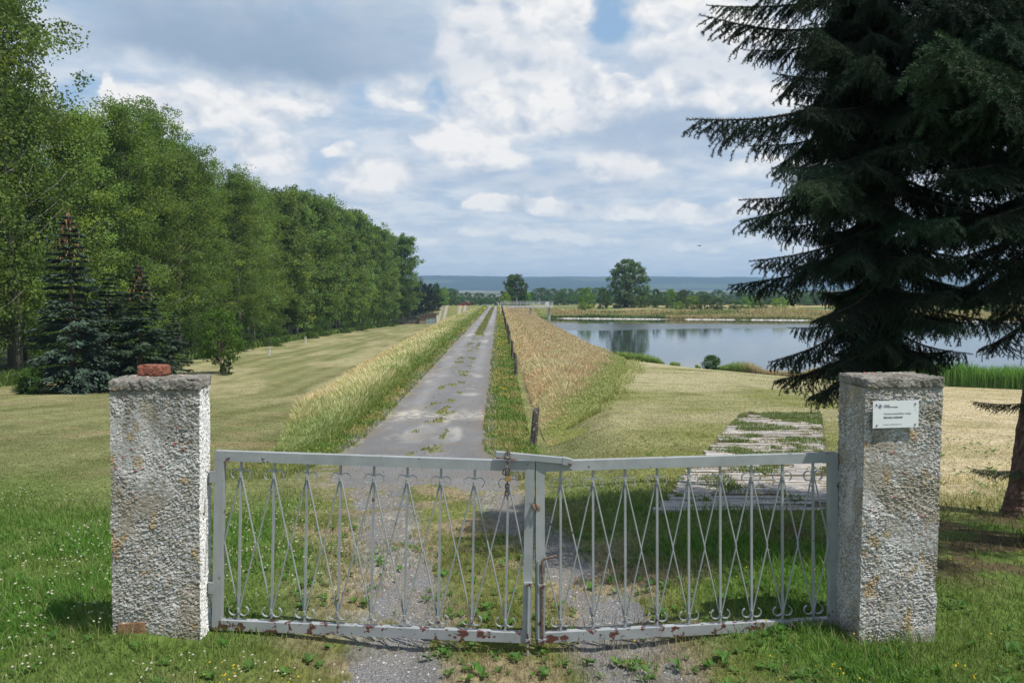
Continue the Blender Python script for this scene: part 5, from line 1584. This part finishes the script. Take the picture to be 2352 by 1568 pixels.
    for (px, py, d, rise) in ((2270, 806, 6.6, .6), (2300, 740, 6.2, .5), (2200, 690, 6.8, .5), (2150, 560, 6.6, .4), (2120, 430, 6.4, .4), (2230, 600, 6.0, .4)):
        tp = U(px, py, d); h = math.hypot(tp.x - bx, tp.y - by); bough(Bt, (bx + .1, by, tp.z + rise * h), tp, 0)
    # spruce C, nearest, mostly outside the frame
    cx_, cy_ = 4.12, 5.98
    Ct = empty('spruce_tree', (cx_, cy_, gz(cx_, cy_))); tag(Ct, 'nearest spruce, its dark trunk cut by the right picture edge', 'tree', 'large spruces beside the gate')
    trunk(Ct, [(0, 0, -.2), (0.0, 0, 1.5), (0.02, 0, 5), (0, 0, 8.2)], [.185, .15, .10, .02], (0.055, 0.045, 0.04))
    for (px, py, d, rise) in ((2115, 150, 4.6, .2), (2180, 100, 4.5, .2), (2250, 240, 4.6, .3), (2110, 265, 5.2, .3), (2200, 400, 4.9, .3), (2140, 700, 5.6, .45), (2080, 560, 5.4, .4), (2280, 520, 4.9, .4), (2250, 690, 5.3, .5), (2060, 330, 5.2, .3), (2170, -20, 4.7, .2)):
        tp = U(px, py, d); h = math.hypot(tp.x - cx_, tp.y - cy_); o = bough(Ct, (cx_, cy_, tp.z + rise * h), tp, rn.uniform(-.2, .2))
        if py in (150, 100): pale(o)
    z = 3.1
    while z < 8.1:
        L0 = 2.1 * (1 - (z / 8.8) ** 1.6) + .1
        for k in range(7):
            az = (k + rn.random()) * math.pi / 3.5; L = L0 * rn.uniform(.75, 1.08)
            if z < 4.3 and math.sin(az) < 0: L = min(L, 1.5 / max(.2, -math.sin(az)))
            tp = (cx_ + math.cos(az) * L, cy_ + math.sin(az) * L, z)
            bough(Ct, (cx_, cy_, z + L * rn.uniform(.15, .4)), tp, rn.uniform(-.3, .3))
        z += .27


near_spruces()

# ------------------------------------------------------------------ posts, stakes, pier, hut, tractor, far gate


def posts():
    mb = MB()
    V = []; n = 8
    for z, r in ((-.2, .062), (.0, .060), (.35, .057), (.70, .055), (.76, .050)):
        for k in range(n):
            a = 2 * math.pi * k / n; j = 1 + .12 * math.sin(k * 2.3 + z * 5); V.append((math.cos(a) * r * j, math.sin(a) * r * j, z + (.05 * math.cos(a) if z > .7 else 0)))
    Q = [(i * n + k, i * n + (k + 1) % n, (i + 1) * n + (k + 1) % n, (i + 1) * n + k) for i in range(4) for k in range(n)]
    V.append((0, 0, .775)); T = [(4 * n + k, 4 * n + (k + 1) % n, 5 * n) for k in range(n)]
    m, g, b = new_mat('lichen_wood')
    P = g.n.new('ShaderNodeTexCoord').outputs['Object']
    c = g.mix(g.smooth(g.noise(g.vmath('MULTIPLY', P, (4, 4, 1)), 10, 5, .6), .3, .7), (0.035, .031, .028, 1), (.12, .105, .09, 1))
    c = g.mix(g.smooth(g.noise(P, 26, 3, .5), .60, .66), c, (0.42, .42, .38, 1)); g.put(b.inputs['Base Color'], c); b.inputs['Roughness'].default_value = .9
    mb.add(V, Q, T); me = mb.build('wooden_post', m, link=False)
    ds = [14.4, 29, 36.8, 47, 53, 60, 67, 74, 81, 88, 96, 104, 112, 120, 128, 136, 144, 152, 160, 168, 176, 184, 192, 200]
    rn = random.Random(2)
    for i, d in enumerate(ds):
        u = 0.62 if i else .62; x = u + DAM * d
        o = bpy.data.objects.new('wooden_post', me); COL.objects.link(o); z = gz(x, d)
        o.location = (x, d, z); s = rn.uniform(.92, 1.12); o.scale = (1.12, 1.12, .93 if i == 0 else s * 1.12); o.rotation_euler = (rn.uniform(-.04, .04), R(4) if i == 0 else rn.uniform(-.06, .06), rn.uniform(0, 6))
        lab = 'nearest wooden fence post, dark and lichen-spotted, leaning beside the road' if i == 0 else '%s weathered wooden post from the gate in the line along the dam crest' % ORD[i]
        tag(o, lab, 'post', 'wooden posts along the dam crest')
    # low stakes by the wood
    for i, (px, py, d) in enumerate(((618, 812, 72), (702, 788, 98), (758, 770, 132))):
        mb = MB(); mb.box((-.09, -.09, -.1), (.09, .09, .62 * 1)); mb.box((-.11, -.11, .62), (.11, .11, .68))
        o = mb.build('marker_stake', M['concrete']); p = U(px, py, d); o.location = (p.x, d, gz(p.x, d)); o.scale = (1, 1, 1.0 + .1 * i)
        tag(o, ['nearest pale marker stake on the mown meadow by the wood', 'middle pale marker stake on the mown meadow by the wood', 'farthest pale marker stake on the mown meadow by the wood'][i], 'stake', 'marker stakes along the wood')


posts()


def pier():
    d = 183.0; x0 = U(1184, 703, d).x; x1 = U(1270, 703, d).x; zt = U(1200, 702.0, d).z
    t = empty('pier', (x0, d, 0)); tag(t, 'white railed concrete footbridge on columns reaching from the dam into the water', 'pier')
    L = x1 - x0
    mb = MB(); mb.box((-3.6, -.9, zt - .42), (L, .9, zt - .05)); mb.build('deck', M['concrete'], t)
    for a in (.40, .905):
        x = L * a; mb = MB(); mb.box((x - .20, -.35, -6.0), (x + .24, .35, zt - .40)); mb.build('column', M['concrete'], t)
    for side in (-.85, .85):
        mb = MB()
        for z in (zt + .30, zt + .62, zt + .95): mb.tube([(-3.4, side, z), (L, side, z)], .035, 5)
        k = -3.4
        while k <= L + .01: mb.tube([(k, side, zt - .05), (k, side, zt + .97)], .04, 5); k += (L + 3.4) / 8
        mb.build('railing', M['greypaint'], t)
    mb = MB(); mb.tube([(L, -.85, zt + .95), (L, .85, zt + .95)], .035, 5); mb.tube([(L, -.85, zt + .5), (L, .85, zt + .5)], .035, 5); mb.build('end_rail', M['greypaint'], t)
    mb = MB(); mb.box((L * .79, -.92, zt), (L * .79 + .85, -.5, zt + .95)); mb.box((L * .79 - .04, -.95, zt + .95), (L * .79 + .89, -.47, zt + 1.0)); mb.build('switch_box', M['white'], t)
    # lamp-like pole
    mb = MB(); mb.tube([(0, 0, -1), (0, 0, 2.2)], [.06, .045], 6); mb.tube([(0, 0, 2.2), (0, 0, 2.32)], [.09, .05], 6)
    o = mb.build('metal_pole', M['greypaint']); o.location = (U(1187, 700, 178).x, 178, zt - .5); tag(o, 'thin grey pole standing at the landward end of the footbridge', 'pole')


pier()


def hut():
    d = 213.0; g = gz(-24, d)
    X = lambda px: (px - 1176) / F * d
    t = empty('hut', (X(985), d, g)); tag(t, 'small brown brick hut with a lean-to and blue double door below the dam', 'hut')
    ox = X(985)
    x0, x1 = X(963) - ox, X(1002) - ox; zr, zl = 2.75, 2.1
    brick = plain('brown_brick', (0.30, 0.235, 0.175), .9, var=.18, scale=3)
    pale = plain('sunlit_side_wall', (0.55, 0.50, 0.42), .9, var=.1, scale=2)  # sunlit side of the hut: the light is put into a paler wall colour
    roof = plain('roof_felt', (0.10, 0.10, 0.105), .8, var=.2, scale=2)
    mb = MB(); y0, y1 = 0, 4.5
    V = [(x0, y0, -.6), (x1, y0, -.6), (x1, y1, -.6), (x0, y1, -.6), (x0, y0, zl), (x1, y0, zr), (x1, y1, zr), (x0, y1, zl)]
    mb.add(V, [(0, 1, 5, 4), (1, 2, 6, 5), (2, 3, 7, 6), (3, 0, 4, 7), (0, 3, 2, 1), (4, 5, 6, 7)]); mb.build('wall', brick, t)
    mb = MB(); mb.box((x1 + .003, -.05, -.6), (x1 + .12, y1, zr - .05)); mb.build('side_wall', pale, t)
    mb = MB(); V = [(x0 - .3, -.4, zl + .0), (x1 + .35, -.4, zr + .03), (x1 + .35, y1 + .3, zr + .03), (x0 - .3, y1 + .3, zl)]
    V += [(a, b, c + .2) for a, b, c in V]; V = [(a, b, c + .012) for a, b, c in V]; mb.add(V, [(0, 3, 2, 1), (4, 5, 6, 7), (0, 1, 5, 4), (1, 2, 6, 5), (2, 3, 7, 6), (3, 0, 4, 7)]); mb.build('roof', roof, t)
    a, b = X(979) - ox, X(998) - ox; blue = plain('blue_door', (0.22, 0.33, 0.38), .6, var=.15); wh = plain('pale_trim', (.55, .6, .6), .6)
    for k in range(2):
        p, q = a + (b - a) / 2 * k, a + (b - a) / 2 * (k + 1); mb = MB(); mb.box((p + .02, -.06, 0), (q - .02, .01, 1.55)); dr = mb.build('door', blue, t)
        mb = MB(); mb.box((p + .02, -.09, 0), (p + .10, -.061, 1.55)); mb.box((q - .10, -.09, 0), (q - .02, -.061, 1.55)); mb.box((p + .1, -.09, 1.46), (q - .1, -.061, 1.55)); mb.box((p + .1, -.09, .0), (q - .1, -.061, .09)); mb.box((p + .1, -.09, .74), (q - .1, -.061, .82))
        mb.build('door_frame', wh, dr)
    # lean-to with a strip window
    e0, e1 = X(926.5) - ox, x0 - .02
    mb = MB(); mb.box((e0, 1.0, -.6), (e1, 4.3, 1.6)); mb.build('annex_wall', brick, t)
    mb = MB(); mb.box((e0 + .7, .93, .75), (e1 - .9, .99, 1.35)); w = mb.build('window', plain('dark_glass', (.04, .05, .06), .15), t)
    mb = MB()
    for k in range(7): xx = e0 + .7 + (e1 - e0 - 1.6) * k / 6; mb.box((xx - .04, .88, .75), (xx + .04, .925, 1.35))
    mb.box((e0 + .66, .87, 1.35), (e1 - .86, .93, 1.42)); mb.box((e0 + .66, .87, .68), (e1 - .86, .93, .75))
    mb.build('window_frame', wh, w)
    mb = MB(); V = [(e0 - .3, .6, 1.5), (e1, .6, 1.95), (e1, 4.5, 1.95), (e0 - .3, 4.5, 1.5)]; V += [(p, q, r_ + .14) for p, q, r_ in V]
    V = [(p, q, r_ + .11) for p, q, r_ in V]
    mb.add(V, [(0, 3, 2, 1), (4, 5, 6, 7), (0, 1, 5, 4), (1, 2, 6, 5), (2, 3, 7, 6), (3, 0, 4, 7)]); mb.build('annex_roof', roof, t)
    # rail fence left of the hut
    f = empty('rail_fence', (X(896), d - 2, gz(X(896), d - 2))); tag(f, 'low pale rail fence left of the hut', 'fence')
    Lf = X(924) - X(896)
    mb = MB()
    for z in (.45, .95): mb.box((0, -.05, z), (Lf, .05, z + .16))
    mb.build('rail', wh, f)
    for k in range(5): mb = MB(); mb.box((Lf * k / 4 - .08, .055, -.2), (Lf * k / 4 + .08, .18, 1.2)); mb.build('fence_post', wh, f)
    mb = MB(); mb.box((-1.2, -.4, 0), (1.2, .4, .35)); mb.box((-1.0, -.3, .35), (.6, .3, .55)); o = mb.build('planter_box', plain('rust_red', (.22, .08, .05), .8)); o.location = (X(921), d - 3, gz(X(921), d - 3)); tag(o, 'low rust-red trough on the grass before the lean-to', 'trough')


hut()


def tractor():
    d = 300.0; p = U(1071, 699, d); t = empty('tractor', (p.x, d, gz(p.x, d)), R(-12)); t.scale = (.86, .86, .86)
    tag(t, 'small red tractor with a pale cab roof working beyond the dam', 'tractor')
    red = plain('tractor_red', (.42, .03, .03), .4, var=.1); blk = plain('tyre_black', (.03, .03, .03), .8); gl = plain('cab_glass', (.10, .12, .14), .1); wt = plain('cab_roof', (.7, .68, .62), .5)
    mb = MB(); mb.box((-1.9, -.42, .75), (.1, .42, 1.35)); mb.box((-1.85, -.36, 1.35), (.0, .36, 1.45)); mb.box((-.1, -.5, .6), (1.2, .5, 1.2)); b = mb.build('bonnet', red, t)
    mb = MB(); V = [(-.1, -.6, 1.2), (1.1, -.6, 1.2), (1.1, .6, 1.2), (-.1, .6, 1.2), (.05, -.55, 2.15), (1.0, -.55, 2.15), (1.0, .55, 2.15), (.05, .55, 2.15)]
    mb.add(V, [(0, 1, 5, 4), (1, 2, 6, 5), (2, 3, 7, 6), (3, 0, 4, 7), (0, 3, 2, 1), (4, 5, 6, 7)]); c = mb.build('cab', gl, t)
    mb = MB(); mb.box((-.05, -.68, 2.16), (1.12, .68, 2.32)); mb.build('cab_roof', wt, c)
    for x, y, r, w in ((.7, -.85, .75, .4), (.7, .85, .75, .4), (-1.45, -.72, .45, .28), (-1.45, .72, .45, .28)):
        mb = MB(); mb.tube([(x, y - w / 2, r), (x, y + w / 2, r)], r, 18); wh = mb.build('wheel', blk, t)
        mb = MB(); mb.tube([(x, y - w / 2 - .02, r), (x, y + w / 2 + .02, r)], r * .5, 12); mb.build('rim', red, wh)
    for s in (-.85, .85):
        mb = MB(); mb.tube([(.7 + .85 * math.cos(a), s, .75 + .85 * math.sin(a)) for a in [R(10 + 16 * k) for k in range(10)]], .09, 5); mb.build('mudguard', red, t)
    mb = MB(); mb.tube([(-1.0, .2, 1.4), (-1.0, .2, 2.1)], .05, 6); mb.build('exhaust', blk, t)
    mb = MB(); mb.box((-3.4, -1.1, .15), (-2.2, 1.1, .75)); mb.box((-2.25, -.1, .4), (-1.85, .1, .6)); mb.build('front_mower', red, t)


tractor()


def far_gate():
    d = 214.5; a = U(1107, 699, d); b = U(1132, 699, d); t = empty('field_gate', (a.x, d, gz(a.x, d))); tag(t, 'small pale tubular gate across the far end of the dam road', 'gate')
    L = b.x - a.x; mb = MB()
    for x in (0, L): mb.tube([(x, 0, -.3), (x, 0, 1.0)], .08, 6)
    for z in (.9, .45): mb.tube([(0, 0, z), (L, 0, z)], .05, 6)
    mb.build('frame', M['greypaint'], t)
    mb = MB(); mb.tube([(0, 0, .45), (L, 0, .9)], .03, 5); mb.build('brace', M['greypaint'], t)
    mb = MB(); mb.box((-.07, -.07, -.2), (.07, .07, 1.1)); o = mb.build('bollard', M['concrete']); p = U(1145.5, 699, 214); o.location = (p.x, 214, gz(p.x, 214)); tag(o, 'pale bollard beside the small gate at the end of the road', 'bollard')
    mb = MB(); mb.tube([(0, 0, -.1), (0, 0, .6), (.12, 0, .95)], .05, 6); o = mb.build('marker_post', M['white']); p = U(1149, 712, 120); o.location = (p.x, 120, gz(p.x, 120)); tag(o, 'white bent marker post at the right road edge far along the dam', 'post')
    mb = MB(); mb.box((-.11, -.11, -.1), (.11, .11, .55)); mb.box((-.13, -.13, .55), (.13, .13, .62)); o = mb.build('marker_post', M['concrete']); p = U(1141 - 1, 733, 108); o.location = (-4.3 + DAM * 108, 108, gz(-6, 108)+.35); tag(o, 'short grey marker post in the tall grass left of the road', 'post')


far_gate()


def bird():
    p = U(1607, 565, 90); mb = MB()
    mb.tube([(-.16, 0, 0), (-.05, 0, .01), (.06, 0, .01), (.14, 0, .03), (.19, 0, .03)], [.01, .035, .045, .025, .006], 7, (.04, .04, .04))
    for s in (-1, 1):
        V = [(.05, 0, .02), (-.06, 0, .02), (-.08, s * .2, .10), (.05, s * .2, .11), (-.10, s * .42, .03), (-.02, s * .40, .035)]
        mb.add(V + [(a, b, c - .006) for a, b, c in V], [(0, 1, 2, 3), (3, 2, 4, 5), (6, 9, 8, 7), (9, 11, 10, 8), (0, 3, 9, 6), (3, 5, 11, 9), (1, 7, 8, 2), (2, 8, 10, 4), (4, 10, 11, 5)], None, (.04, .04, .04))
    mb.add([(-.15, -.03, 0), (-.15, .03, 0), (-.26, .05, 0), (-.26, -.05, 0), (-.2, 0, .012)], [(0, 3, 2, 1)], [(0, 1, 4), (1, 2, 4), (2, 3, 4), (3, 0, 4)], (.04, .04, .04))
    o = mb.build('bird', M['vc']); o.location = p; o.rotation_euler = (0, R(-10), R(20)); tag(o, 'tiny dark bird gliding over the reservoir', 'bird')


bird()

# ------------------------------------------------------------------ haze: one box of even air round the whole scene
def haze():
    mb = MB(); mb.box((-3420, -30, -8.5), (3420, 4160, 101))
    m = bpy.data.materials.new('haze_air'); m.use_nodes = True; g = NT(m.node_tree)
    for n in list(g.n): g.n.remove(n)
    out = g.n.new('ShaderNodeOutputMaterial'); v = g.n.new('ShaderNodeVolumePrincipled')
    v.inputs['Color'].default_value = (0.46, 0.70, 1.0, 1); v.inputs['Density'].default_value = 2.6e-4; v.inputs['Anisotropy'].default_value = 0.2
    g.l.new(v.outputs[0], out.inputs['Volume'])
    o = mb.build('haze', m); tag(o, 'pale blue summer haze over the far plain and hills', kind='stuff')


haze()
